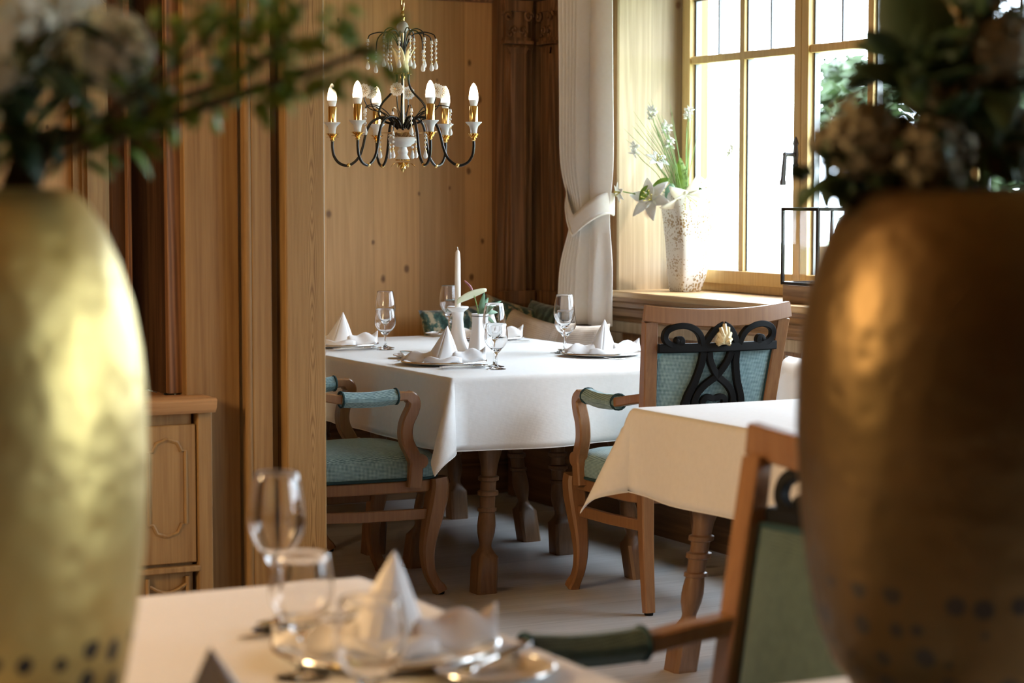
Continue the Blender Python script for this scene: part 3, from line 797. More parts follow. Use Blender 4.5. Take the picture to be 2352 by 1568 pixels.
cloth(*T1, .252, 'long white tablecloth laid with the candle, napkins and glasses below the chandelier', seed=1, kc=.44, flare=.04)
table(3.13, 4.16, 4.25, 5.24, 'turned-leg table under the bare white cloth at the right', (3.19, 4.05, 4.40, 5.13))
cloth(3.115, 4.18, 4.22, 5.262, .25, 'bare white tablecloth with a draping corner, between the two scrolled armchairs', seed=4, kc=.40, amp=.010)
T3 = (.10, 1.345, 1.75, 3.145)
table(.11, 1.335, 1.76, 3.135, 'foreground table carrying the brass vase and the blurred glasses')
cloth(*T3, .25, 'cream white tablecloth in the foreground under the blurred place setting and brass vase', seed=2, kc=.34)
table(1.49, 2.5, 1.1, 2.19, 'foreground table carrying the dark metal vase at the lower right')
cloth(1.48, 2.51, 1.09, 2.205, .25, 'white tablecloth of which only one edge shows at the foot of the right-hand vase', seed=3, kc=.2, amp=.003, flare=.01)

# ------------------------------------------------------------------ tableware
def lathe_glass(name, h, rb, rr, stem, foot, seg=40):
    g = MB(); zb = stem
    out = [(0, 0), (foot, 0), (foot, .0015), (foot*.6, .004), (.006, .010), (.0036, .022), (.0034, zb-.012), (.006, zb-.004), (.014, zb+.002)]
    n = 12; hb = h-zb
    for i in range(1, n+1):
        t = i/n
        r = rb*math.sin(PI*.5*min(1, t/.48))**.62 if t < .48 else rb+(rr-rb)*((t-.48)/.52)**1.4
        out.append((max(r, .014), zb+.002+hb*t-.002*t))
    inn = [(max(.0005, r-.0012), z+.0006*(1 if k else 1)) for k, (r, z) in enumerate(out[9:])]
    prof = out+[(out[-1][0]-.0006, h+.0006)]+list(reversed(inn))+[(.006, zb+.0045), (0, zb+.004)]
    g.lathe(prof, seg)
    return g.build(name, glass_m, ang=1.2)
GL = {}
def glass(kind, x, y, label, z=ZT+.001):
    if kind not in GL:
        o = lathe_glass('wine_glass', .225, .041, .031, .095, .036) if kind == 'wine' else lathe_glass('water_glass', .160, .042, .035, .060, .034)
        GL[kind] = o
    else:
        o = GL[kind].copy(); COL.objects.link(o)
    o.location = (x, y, z); o.rotation_euler = (0, 0, random.uniform(0, 6)); tag(o, label, 'glass', 'stemmed glasses on the tables')
    return o
PL = {}
def copy_or(key, fn):
    if key not in PL: PL[key] = fn(); return PL[key]
    return copy_tree(PL[key])
def mk_plate(r, rim):
    def fn():
        o = E('charger_plate' if rim else 'bread_plate', '', 'plate')
        s = r
        MB().lathe([(0, 0), (s*.62, 0), (s*.66, .003), (s*.98, .011), (s*.98, .0135), (s*.66, .006), (s*.6, .0035), (0, .0035)], 56).build('dish', porc_m, o)
        g = MB(); g.tube([(s*.985*math.cos(2*PI*i/56), s*.985*math.sin(2*PI*i/56), .0125) for i in range(57)], .0035 if rim else .0016, 8)
        k = g.build('rim', silver_m, o); k['label'] = 'silver rim'
        return o
    return fn
def mk_napkin():
    o = E('napkin', '', 'napkin')
    g = MB()
    A = Vector((.012, .008, .122))
    def facet(p0, p1, bul, nrm):
        p0, p1, nrm = Vector(p0), Vector(p1), Vector(nrm)
        def fn(u, v):
            q = p0.lerp(p1, u).lerp(A, v)
            return q+nrm*bul*math.sin(PI*u)*(1-v)*(.3+v)
        return fn
    g.grid(facet((-.062, -.012, .004), (-.022, -.060, .004), .014, (-.6, -.6, .2)), 6, 8)
    g.grid(facet((-.022, -.060, .004), (.046, -.028, .004), .012, (.5, -.8, .2)), 6, 8)
    g.grid(facet((.046, -.028, .004), (.052, .040, .004), .010, (1, 0, .2)), 5, 8)
    g.grid(facet((.052, .040, .004), (-.062, -.012, .004), -.006, (0, 1, .2)), 5, 8)
    g.build('peak', nap_m, o, solid=.002, ang=1.0)
    w_ = MB()
    def wing(sg):
        def fn(u, v):
            x = sg*(.030+.105*u); y = -.045+.075*v+.02*u*(1-v)
            wdt = (1-u**2.2)
            y = -.01+(y+.01)*(.35+.65*wdt)
            z = .006+.030*math.sin(PI*v)*wdt+.036*u*v*(1.3 if sg > 0 else .7)+.006*math.sin(9*u+4*v)
            return (x, y, z)
        return fn
    w_.grid(wing(-1), 10, 8); w_.grid(wing(1), 10, 8)
    def front(u, v):
        x = -.06+.12*u; y = -.045-.032*math.sin(PI*u)*v; z = .004+.017*math.sin(PI*v)+.004*math.sin(10*u)
        return (x, y, z)
    w_.grid(front, 12, 6)
    w_.build('folded_wing', nap_m, o, solid=.003, ang=2)
    o.scale = (1.12, 1.12, 1.08)
    return o
def handle_prof(g, y0, y1, w0, w1, z=.004, th=.0035):
    pts = []; ws = []
    for i in range(11):
        t = i/10; pts.append((0, y0+(y1-y0)*t, z+.002*math.sin(PI*t))); ws.append(w0+(w1-w0)*t**1.6+(.004*math.sin(PI*(t-.8)/.2) if t > .8 else 0))
    g.sweep(pts, ws, th, (1, 0, 0), .4)
def mk_knife():
    o = E('table_knife', '', 'cutlery')
    g = MB(); g.sweep([(0, .02, .003), (0, .06, .003), (.001, .10, .003), (.004, .135, .003)], [.014, .018, .018, .004], .0018, (1, 0, 0), .2); g.build('blade', silver_m, o)
    g = MB(); handle_prof(g, .02, -.085, .010, .020, .005, .007); g.build('handle', silver_m, o); return o
def mk_fork():
    o = E('table_fork', '', 'cutlery')
    g = MB()
    for k in range(4):
        x = -.0095+.0063*k; g.tube(spline([(x*.75, .05, .004), (x, .075, .005), (x, .105, .010)], 3), .0013, 5)
    g.sweep([(0, .025, .004), (0, .04, .003), (0, .052, .0035)], [.008, .019, .022], .002, (1, 0, 0), .3); g.build('tines', silver_m, o)
    g = MB(); handle_prof(g, .026, -.09, .007, .018); g.build('handle', silver_m, o); return o
def mk_spoon():
    o = E('dessert_spoon', '', 'cutlery')
    def bowl(u, v):
        a = 2*PI*u; r = v; return (.017*r*math.cos(a), .062+.030*r*math.sin(a), .003+.009*r*r)
    g = MB(); g.grid(bowl, 20, 5); g.build('bowl', silver_m, o, solid=.0014)
    g = MB(); handle_prof(g, .036, -.085, .007, .017, .009); g.build('handle', silver_m, o); return o
def setting(cx, cy, rz, where, bread=None, nap=R(62), full=True):
    """a cover for one guest; local -Y is the guest's side"""
    M = Matrix.Translation((cx, cy, ZT+.001)) @ Matrix.Rotation(rz, 4, 'Z')
    def put(o, x, y, dz, r_, label, group=None, tilt=0):
        p = M @ Vector((x, y, dz)); o.location = p; o.rotation_euler = (0, tilt, rz+r_); o['label'] = label
        if group: o['group'] = group
    put(copy_or('plate', mk_plate(.155, True)), 0, 0, 0, 0, 'silver-rimmed charger plate '+where, 'charger plates')
    put(copy_or('napkin', mk_napkin), 0, 0, .0045, nap, 'peaked white napkin '+where, 'folded napkins')
    put(copy_or('knife', mk_knife), .185, -.015, 0, 0, 'table knife '+where, 'knives')
    if full: put(copy_or('spoon', mk_spoon), .205+.012, -.02, 0, 0, 'silver spoon lying '+where, 'spoons')
    put(copy_or('fork', mk_fork), -.190, -.01, 0, 0, 'silver fork lying '+where, 'forks')
    if bread:
        put(copy_or('bread', mk_plate(.078, False)), bread[0], bread[1], 0, 0, 'small white bread plate '+where, 'bread plates')
        put(copy_or('knife', mk_knife), bread[0]+.01, bread[1], .0145, bread[2], 'butter knife across the bread plate '+where, 'butter knives')
setting(3.285, 6.90, R(-90), 'at the near left cover, before the armchair', (-.30, .02, R(-80)))
setting(3.285, 7.865, R(-90), 'at the far left cover, beside the post')
setting(3.985, 6.98, R(90), 'at the right cover, beside the scrolled armchair', nap=R(-100))
setting(3.985, 7.95, R(90), 'at the far right cover, before the cushions', (.20+.10, .06, R(60)), nap=R(-125))
glass('wine', 3.418, 7.715, 'tall wine glass behind the water glass at the far left cover'); glass('water', 3.380, 7.630, 'short water glass standing before the tall wine glass at the far left cover')
glass('wine', 3.395, 6.715, 'tall wine glass behind the water glass at the near left cover'); glass('water', 3.355, 6.620, 'short water glass near the front edge beside the near left napkin')
glass('wine', 3.915, 7.15, 'tall wine glass at the right cover, in front of the curtain'); glass('water', 3.962, 7.225, 'short water glass just behind the tall glass in front of the curtain')
glass('wine', 3.862, 8.06, 'tall wine glass behind the white candle'); glass('water', 3.925, 8.15, 'short water glass behind the candlestick, by the green cushion')

# candlestick, candle, bud vase with anthurium
o = MB().lathe([(0, 0), (.052, 0), (.052, .003), (.046, .012), (.032, .05), (.024, .09), (.021, .125), (.024, .15), (.040, .162), (.043, .168), (.041, .172), (.028, .168), (.014, .162), (.0125, .150), (0, .150)], 40, sx=1).build('candlestick', porc_m)
o.location = (3.62, 7.475, ZT+.001); tag(o, 'white porcelain candlestick in the middle of the laid table', 'candlestick')
c = MB().lathe([(0, 0), (.0115, 0), (.0118, .10), (.0105, .20), (.0085, .232), (.003, .240), (0, .241)], 20).build('candle', wax_m)
c.location = (3.62, 7.475, ZT+.152); tag(c, 'tall white taper candle in the porcelain candlestick', 'candle')
MB().tube(spline([(0, 0, .238), (.001, 0, .245), (-.001, .001, .252)]), .0013, 6).build('wick', wax_m, c)
o = E('bud_vase', 'slim square white porcelain vase with a dark line at the lip, holding the anthurium', 'vase', (3.672, 7.395, ZT+.001), R(18))
def sq(h, z, n=24, p=.35):
    return [(math.copysign(abs(math.cos(2*PI*i/n))**p, math.cos(2*PI*i/n))*h, math.copysign(abs(math.sin(2*PI*i/n))**p, math.sin(2*PI*i/n))*h, z) for i in range(n)]
MB().loft([sq(.034, 0), sq(.034, .004), sq(.029, .04), sq(.023, .08), sq(.0205, .115), sq(.0215, .138), sq(.023, .145), sq(.021, .146), sq(.018, .138), sq(.017, .08)]).build('body', porc_m, o)
g = MB(); q = sq(.0222, .1365); g.tube([Vector(p) for p in q]+[Vector(q[0])], .0014, 5); g.build('lip_line', black_m, o)
f = E('anthurium', 'single pale anthurium leaning from the slim white vase', 'flower', (3.672, 7.395, ZT+.02), -YAW)
tip = Vector((-.020, .0, .205))
MB().tube(spline([(0, 0, 0), (-.001, 0, .10), (-.006, 0, .15), tip]), .0022, 8).build('stem', stem_m, f)
def spathe(u, v):
    a = 2*u-1; w_ = .028*math.sin(PI*min(1, .12+v*.88))**.7
    x = -.085+.115*v; return (x, a*w_*.75, .163+.050*v**.8 +.010*a*a - .55*a*w_)
MB().grid(spathe, 8, 14).build('spathe', spathe_m, f, solid=.001)
MB().tube(spline([tip, tip+Vector((-.014, 0, .028)), tip+Vector((-.036, 0, .05))]), [.004]*4+[.0045]*4+[.0035]*4+[.002], 8).build('spadix', spadix_m, f)
for k, (dx, dz, dy) in enumerate(((.03, -.05, 0), (.045, -.02, .01), (.028, .035, .02), (.05, .01, -.02), (.014, .05, 0))):
    MB().leaf((0.004, 0, .125), (dx, dy, dz+.03), (0, -1, .3), .085, .022, .6).build('leaf', leaf3_m, f, solid=.0006)

# foreground place setting (out of focus)
setting(1.155, 2.611, R(100), 'on the foreground table', None, nap=R(-120))
setting(.76, 2.14, R(60), 'at the very bottom edge of the photo', None, full=False)
o = copy_or('bread', mk_plate(.078, False)); place(o, (1.222, 2.415, ZT+.001), .4, 'small gold-lit bread plate at the right edge of the foreground table', 'bread plates')
o = copy_or('knife', mk_knife); place(o, (1.215, 2.42, ZT+.016), R(-50), 'silver butter knife across the foreground bread plate', 'butter knives')
glass('wine', 1.079, 2.819, 'tall blurred wine glass, leftmost on the foreground table'); glass('water', .999, 2.523, 'short blurred glass just right of the tall foreground wine glass')
glass('water', .957, 2.207, 'blurred glass in front of the foreground napkin, at the lower frame edge')

# ------------------------------------------------------------------ chandelier
ch = E('chandelier', 'lit six-arm black and brass chandelier with frosted drops over the laid table', 'chandelier', (3.307, 7.296, 1.43))
def zc(zy): return .652-zy*.000451          # height above the finial tip
g = MB()
zt_ = zc(60)
for k in range(10):                          # chain up to the ceiling
    z = zc(60)+.030+k*.125
    for h in range(1): pass
n_l = 0; z = zc(105)+.0
while z < ZC-1.43-.03:
    pts = []
    for i in range(15):
        a = 2*PI*i/14; q = (.011*math.cos(a), 0, .024*math.sin(a)+z+.024)
        pts.append(q if n_l % 2 else (q[1], q[0], q[2]))
    g.tube(pts, .0028, 6); z += .040; n_l += 1
g.build('chain', brass_m, ch)
MB().lathe([(.0, 0), (.045, 0), (.05, .012), (.02, .03), (0, .03)], 24, (0, 0, ZC-1.43-.03)).build('ceiling_rose', brass_m, ch)
MB().lathe([(0, zc(108)), (.004, zc(110)), (.008, zc(135)), (.004, zc(150)), (.010, zc(160)), (.007, zc(175)), (.008, zc(190)), (.004, zc(196))], 16).build('finial', brass_m, ch)
MB().ball((0, 0, zc(240)), .0225, 20, 12).build('glass_ball', frost_m, ch)
MB().lathe([(.0055, zc(1060)), (.0055, zc(285))], 14).build('stem_rod', brass_m, ch)
g = MB(); g.lathe([(0, zc(626)), (.030, zc(626)), (.031, zc(618)), (0, zc(612))], 24)
for k in range(22): g.ball((.031*math.cos(2*PI*k/22), .031*math.sin(2*PI*k/22), zc(624)), .0036, 6, 4)
g.lathe([(.010, zc(660)), (.012, zc(640)), (.006, zc(628))], 14)
g.build('beaded_collar', brass_m, ch)
g = MB()
for k in range(8):                           # flared leaf crown
    a = 2*PI*k/8+.2; ca, sa = math.cos(a), math.sin(a)
    def fn(u, v, a=a):
        ww = (u-.5)*.030*math.sin(PI*min(1, .25+.72*v)); r = .022+.030*v**2.2; aa = a+ww/max(r, .02)
        return (r*math.cos(aa), r*math.sin(aa), zc(610)+.100*v-.02*max(0, v-.8)*2)
    g.grid(fn, 4, 8)
g.build('leaf_crown', ivory_m, ch, solid=.001)
def drop_string(parent, p, n=3, s=1.0):
    """bell cap, beads and a pear drop hanging from p"""
    g = MB(); x, y, z = p
    g.lathe([(0, 0), (.004, 0), (.0055, -.008), (.007, -.012), (0, -.012)], 10, (x, y, z))
    zz = z-.020
    for i in range(n): g.ball((x, y, zz), .0052*s, 8, 6); zz -= .0165*s
    g.lathe([(0, 0), (.0025, -.004), (.006, -.014), (.0085, -.024), (.006, -.032), (0, -.034)], 10, (x, y, zz+.006))
    o = g.build('bead_drop', frost_m, parent)
    q = MB(); q.tube([(x+.003, y, zz+.004), (x-.001, y, zz-.006)], .0016, 5); q.tube([(x, y, z-.01), (x, y, zz)], .0008, 4)
    q.build('gilt_cap', brass_m, o)
# upper fountain of thin black wires
for k in range(14):
    a = 2*PI*k/14+.15; out = (.13, .082, .105)[k % 3]; top = zc((285, 250, 275)[k % 3]); end = zc((345, 325, 440)[k % 3])
    ca, sa = math.cos(a), math.sin(a)
    pts = spline([(.006*ca, .006*sa, zc(560)), (.010*ca, .010*sa, zc(430)), (.3*out*ca, .3*out*sa, (top*2+zc(360))/3), (.62*out*ca, .62*out*sa, top), (.92*out*ca, .92*out*sa, (top*2+end)/3), (out*ca, out*sa, end)], 5)
    wr = MB().tube(pts, .0023, 6).build('wire', iron_m, ch)
    drop_string(wr, (out*ca, out*sa, end+.002), 4 if k % 3 != 2 else 2)
# four black straps from the collar down to the cup
for k in range(4):
    a = 2*PI*k/4+R(62.7)-PI/2+.0; ca, sa = math.cos(a), math.sin(a)
    pr = [(.022, 628), (.022, 680), (.034, 760), (.075, 860), (.088, 930), (.084, 980), (.062, 1020), (.035, 1040), (.018, 1080)]
    MB().tube(spline([(r*ca, r*sa, zc(z)) for r, z in pr], 5), .0042, 8).build('strap', iron_m, ch)
# white urn, gilt collar and finial
MB().lathe([(0, zc(1145)), (.052, zc(1145)), (.056, zc(1155)), (.052, zc(1180)), (.034, zc(1205)), (.030, zc(1218)), (.014, zc(1226)), (.016, zc(1240)), (.020, zc(1262)), (.016, zc(1285)), (.020, zc(1300)), (.026, zc(1325)), (.0, zc(1328))], 32).build('urn', frost_m, ch)
g = MB(); g.lathe([(0, zc(1340)), (.025, zc(1338)), (.026, zc(1328)), (0, zc(1326))], 20)
for k in range(18): g.ball((.026*math.cos(2*PI*k/18), .026*math.sin(2*PI*k/18), zc(1332)), .003, 6, 4)
for k in range(8):
    a = 2*PI*k/8; g.leaf((.008*math.cos(a), .008*math.sin(a), zc(1352)), (math.cos(a), math.sin(a), -.1), (0, 0, 1), .046, .018, .3)
g.lathe([(.004, zc(1352)), (.006, zc(1370)), (.011, zc(1385)), (.011, zc(1405)), (.005, zc(1425)), (0, zc(1440))], 14)
g.build('pine_finial', brass_m, ch, solid=.0)
g = MB()
for k in range(26):
    a = 2.4*k; r = .012+0.044*(k/26)**.6; g.leaf((r*.6*math.cos(a), r*.6*math.sin(a), zc(1140)), (math.cos(a), math.sin(a), .9), (0, 0, 1), .046, .028, .5)
g.build('gilt_petals', amber_m, ch, solid=.0008)
# six S-arms with candle cups
A0 = R(-5)-R(27.3)
for k in range(6):
    a = A0+2*PI*k/6; ca, sa = math.cos(a), math.sin(a)
    pr = [(.014, 1070), (.022, 1030), (.050, 985), (.088, 985), (.122, 1030), (.140, 1120), (.152, 1230), (.170, 1320), (.205, 1376), (.240, 1358), (.260, 1300), (.266, 1230), (.266, 1172)]
    pts = spline([(r*ca, r*sa, zc(z)) for r, z in pr], 6)
    arm = MB().tube(pts, .0052, 10).build('arm', iron_m, ch)
    x, y = .266*ca, .266*sa
    MB().ball((.205*ca, .205*sa, zc(1376)), .0082, 10, 8).build('arm_bead', brass_m, arm)
    g = MB(); g.lathe([(.006, zc(1178)), (.010, zc(1168)), (.006, zc(1158)), (.012, zc(1148)), (.010, zc(1138)), (.026, zc(1116)), (.022, zc(1112)), (0, zc(1115))], 20, (x, y, 0))
    for j in range(8):
        b_ = 2*PI*j/8; g.leaf((x+.008*math.cos(b_), y+.008*math.sin(b_), zc(1142)), (math.cos(b_), math.sin(b_), .05), (0, 0, 1), .018, .010, .2)
    g.build('gilt_cup', brass_m, arm)
    MB().lathe([(.012, zc(1112)), (.0135, zc(1080)), (.017, zc(1055)), (.026, zc(1035)), (.031, zc(1024)), (.030, zc(1020)), (.016, zc(1030)), (0, zc(1035))], 24, (x, y, 0)).build('drip_cup', frost_m, arm)
    MB().lathe([(0, zc(1032)), (.0155, zc(1032)), (.0155, zc(895)), (.013, zc(888)), (0, zc(888))], 20, (x, y, 0)).build('candle_sleeve', brass_m, arm)
    MB().lathe([(0, zc(893)), (.011, zc(893)), (.015, zc(868)), (.0172, zc(846)), (.0175, zc(838)), (0, zc(837))], 20, (x, y, 0)).build('bulb_base', porc_m, arm)
    bl = MB().lathe([(0, zc(837.5)), (.0175, zc(837)), (.0178, zc(815)), (.016, zc(775)), (.0115, zc(735)), (.005, zc(708)), (0, zc(700))], 20, (x, y, 0)).build('bulb', bulb_m, arm)
    bl['label'] = 'glowing candle bulb'
    # rosette and drop on thin wires between the arms
    a2 = a+PI/6; c2, s2 = math.cos(a2), math.sin(a2)
    wr = MB().tube(spline([(.03*c2, .03*s2, zc(1040)), (.08*c2, .08*s2, zc(950)), (.13*c2, .13*s2, zc(915)), (.150*c2, .150*s2, zc(860)), (.155*c2, .155*s2, zc(800))], 5), .0020, 6).build('rosette_wire', iron_m, ch)
    g = MB(); ctr = Vector((.155*c2, .155*s2, zc(765))); sd = Vector((math.cos(-YAW), math.sin(-YAW), 0)); up = Vector((0, 0, 1)); sd = (sd*.9+Vector((c2, s2, 0))*.25).normalized(); nn = sd.cross(up)
    ring = []
    for off in (-.0025, .0025):
        ring.append([ctr+(sd*math.cos(t)+up*math.sin(t))*(.0245*(1+.07*math.cos(12*t)))+nn*off for t in [2*PI*i/72 for i in range(72)]])
    g.loft(ring); ro = g.build('rosette', frost_m, wr)
    q = MB()
    for j in range(12):
        t = 2*PI*j/12; dd = sd*math.cos(t)+up*math.sin(t)
        for off in (-.0032, .0032): q.tube([ctr+dd*.004+nn*off, ctr+dd*.016+nn*off], .0009, 4)
    q.build('gilt_rays', brass_m, ro)
    a3 = a+PI/6+.35; c3, s3 = math.cos(a3), math.sin(a3); rr = .185 if k % 2 else .150
    wr = MB().tube(spline([(.03*c3, .03*s3, zc(1050)), (.08*c3, .08*s3, zc(940)), (.72*rr*c3, .72*rr*s3, zc(890)), (.95*rr*c3, .95*rr*s3, zc(895)), (rr*c3, rr*s3, zc(925))], 5), .0020, 6).build('wire', iron_m, ch)
    drop_string(wr, (rr*c3, rr*s3, zc(918)), 3)
    a4 = a+PI/6-.30; c4, s4 = math.cos(a4), math.sin(a4); rr = .085
    wr = MB().tube(spline([(.02*c4, .02*s4, zc(1060)), (.05*c4, .05*s4, zc(985)), (.8*rr*c4, .8*rr*s4, zc(1000)), (rr*c4, rr*s4, zc(1100))], 5), .0020, 6).build('wire', iron_m, ch)
    drop_string(wr, (rr*c4, rr*s4, zc(1105)), 3)

# ------------------------------------------------------------------ things on the sill
o = E('sill_vase', 'tall tapering cream vase with gold speckles, standing on the window sill', 'vase', (4.965, 7.965, .926), R(-27.3+32))
loops = []
for z, h, tw in ((0, .052, 0), (.005, .055, 0), (.06, .066, 1), (.14, .076, 3), (.22, .084, 5), (.30, .090, 8), (.37, .094, 10), (.415, .092, 11), (.430, .084, 12), (.436, .074, 12), (.430, .070, 12), (.36, .080, 10), (.2, .06, 6)):
    l = sq(h, z, 40, .3); t = R(-tw)
    loops.append([(x*math.cos(t)-y*math.sin(t)+.02*math.sin(PI*z/.45), x*math.sin(t)+y*math.cos(t), z) for x, y, _ in l])
MB().loft(loops).build('body', speck_m, o, ang=1)
MOUTH = Vector((4.965, 7.965, 1.33))
def sill_flower(name, label, cat='flower', group='flowers in the sill vase'):
    return E(name, label, cat, tuple(MOUTH), -YAW, group)
def lily(g, st, c, axis, r=.05, n=6):
    """petals around c opening along axis"""
    axis = Vector(axis).normalized(); s_ = axis.orthogonal().normalized(); t_ = axis.cross(s_)
    for k in range(n):
        a = 2*PI*k/n; d = (s_*math.cos(a)+t_*math.sin(a))+axis*.55
        g.leaf(c, d, axis, r, r*.6, .4, 6)
    for k in range(6):
        a = 2*PI*k/6+.4; d = (s_*math.cos(a)+t_*math.sin(a))*.45+axis
        st.tube([Vector(c), Vector(c)+d*r*.55], .0012, 5); st.ball(Vector(c)+d*r*.55, .003, 6, 4)
px = 9.25/4900   # metres per photo pixel at the sill, used only to keep sizes true
def lily_thing(dx, dz, dy, axis, r, label):
    f = sill_flower('white_lily', label); c = Vector((dx, dy, dz))
    MB().tube(spline([(dx*.1, 0, -.15), (dx*.35, dy*.3, dz*.3-.02), c-Vector(axis).normalized()*.012]), .0028, 6).build('stem', stem_m, f)
    g, st = MB(), MB(); lily(g, st, c, axis, r); g.build('petals', petal_m, f, solid=.0008); st.build('stamens', stamen_m, f)
lily_thing(-.150, -.005, -.03, (-.45, -.75, .35), .10, 'large white lily drooping at the left of the sill vase')
lily_thing(-.005, .020, -.08, (.3, -.7, -.75), .12, 'white lily hanging over the front lip of the sill vase')
lily_thing(-.285, .03, 0, (-.8, -.3, -.2), .045, 'small half-open white lily on the far left curling stem by the curtain')
lily_thing(-.125, .165, 0, (.3, -.6, .7), .055, 'white lily on the tall stem above the leaves')
lily_thing(.085, .045, -.01, (.6, -.5, .4), .060, 'yellowish lily at the right side of the sill vase')
for k, (dx, dz, lab) in enumerate(((-.150, .375, 'highest white bud spray left of the window frame'), (-.085, .31, 'white bud spray second from the top, by the frame'), (-.07, .245, 'white bud spray just above the green leaf'), (-.225, .215, 'white bud spray leaning far left over the reveal'), (.012, .37, 'white bud spray in front of the glass'), (.20, .21, 'pale bud spray far right in front of the pane'))):
    f = sill_flower('bud_spray', lab); top = Vector((dx, 0, dz))
    MB().tube(spline([(dx*.15, 0, -.15), (dx*.45, .01, dz*.35), (dx*.85, 0, dz*.8), top]), .0018, 6).build('stem', stem_m, f)
    g = MB()
    for j in range(26):
        d = Vector((random.uniform(-1, 1), random.uniform(-1, 1), random.uniform(-.6, 1))).normalized()
        g.leaf(top+Vector((0, 0, -.012 if j % 2 else .010)), d, d.orthogonal(), .028, .015, .3, 3)
    g.build('petals', petal_m, f, solid=.0006)
f = sill_flower('grass_tuft', 'thin green grass blades fanning out of the sill vase', 'grass', None); f['kind'] = 'stuff'
g = MB()
for k in range(38):
    a = random.choice((-1, -1, -.6, .15)); sx_ = a*random.uniform(.10, .26)+random.uniform(-.03, .03); h_ = random.uniform(.22, .44)
    dy_ = random.uniform(-.06, .04)
    g.tube(spline([(random.uniform(-.03, .03), random.uniform(-.03, .03), -.1), (sx_*.4, dy_*.4, h_*.45), (sx_, dy_, h_)], 5), [.0011]*6+[.0009]*4+[.0004], 4)
g.build('blades', stem_m, f)['kind'] = 'stuff'
for k, (dx, dz, d, n_, ln, wd, lab) in enumerate(((-.02, .03, (-.01, 0, 1), (0, -1, 0), .15, .062, 'upright broad green leaf in the middle of the sill bouquet'), (-.07, .09, (-.9, -.2, -.5), (.1, -1, .3), .10, .045, 'green leaf pointing left above the big lily'), (-.16, .06, (-.5, -.4, -.8), (-.2, -1, 0), .085, .045, 'dark leaf at the outer left of the sill bouquet'), (-.06, .07, (-.2, -.4, -1), (-.1, -1, .1), .10, .055, 'drooping blue-green leaf over the vase shoulder'), (.03, .03, (.9, -.3, .2), (0, -.8, .6), .09, .04, 'small leaf lying to the right of the vase mouth'))):
    f = sill_flower('broad_leaf', lab, 'leaf', 'leaves in the sill vase')
    MB().tube([(0, 0, -.12), (dx*.5, 0, dz*.4), (dx, -.01, dz)], .002, 6).build('stalk', stem_m, f)
    MB().leaf((dx, -.01, dz), d, n_, ln, wd, .25, 8).build('blade', leaf3_m if k == 3 else leaf_m, f, solid=.001)

ln = E('lantern', 'black-framed glass lantern with a wooden base on the window sill', 'lantern', (4.94, 6.89, .926), 0)
hs_ = .118; H_ = .375
MB().box(-hs_, hs_, -hs_, hs_, 0, .070).build('base', box_m, ln, bevel=.003)
g = MB(); t_ = .006
for sx in (-1, 1):
    for sy in (-1, 1): g.box(sx*hs_-t_, sx*hs_+t_, sy*hs_-t_, sy*hs_+t_, .071, H_)
for z in (.071, H_-.012):
    for s in (-1, 1):
        g.box(-hs_, hs_, s*hs_-t_, s*hs_+t_, z, z+.012); g.box(s*hs_-t_, s*hs_+t_, -hs_, hs_, z, z+.012)
g.build('frame', iron_m, ln, bevel=.001)
for s in (-1, 1):
    MB().box(-hs_+.007, hs_-.007, s*hs_-.001, s*hs_+.001, .084, H_-.013).build('glass_pane', pane_m, ln, smooth=False)
    MB().box(s*hs_-.001, s*hs_+.001, -hs_+.007, hs_-.007, .084, H_-.013).build('glass_pane', pane_m, ln, smooth=False)
o = MB().lathe([(0, 0), (.036, 0), (.037, .004), (.037, .150), (.030, .154), (.01, .148), (0, .148)], 28).build('pillar_candle', wax_m)
o.location = (4.95, 6.88, .998); tag(o, 'thick white pillar candle inside the glass lantern', 'candle')

# ------------------------------------------------------------------ cushions
pillow((4.27, 8.76, .655), .40, .38, .13, R(6), R(-14), R(-4), pil1_m, 'green and cream patterned cushion behind the candlestick', 'bench cushions')
pillow((4.52, 8.745, .665), .40, .38, .12, R(-22), R(-12), R(16), pil1_m, 'green patterned cushion with a corner up in the room corner', 'bench cushions')
pillow((4.63, 8.62, .675), .44, .36, .10, R(-90), R(-8), R(2), pil2_m, 'plain dark teal cushion against the wall left of the curtain', 'bench cushions')
pillow((4.46, 8.50, .635), .46, .35, .10, R(-84), R(-16), R(8), lace_m, 'beige lace cushion in front of the dark teal cushion', 'bench cushions')
pillow((4.50, 8.09, .625), .42, .34, .11, R(-90), R(-14), R(-3), lace_m, 'white lace cushion below the curtain hem', 'bench cushions')
pillow((4.63, 6.40, .655), .42, .40, .12, R(-90), R(-10), R(4), pil3_m, 'pale blue patterned cushion at the right, behind the white one', 'bench cushions')
pillow((4.49, 6.34, .61), .42, .32, .12, R(-90), R(-14), R(-2), cream_m, 'plain white cushion beside the right-hand brass vase', 'bench cushions')
pillow((2.60, 8.77, .645), .40, .38, .12, R(4), R(-12), R(0), pil1_m, 'patterned cushion glimpsed behind the left-hand brass vase', 'bench cushions')

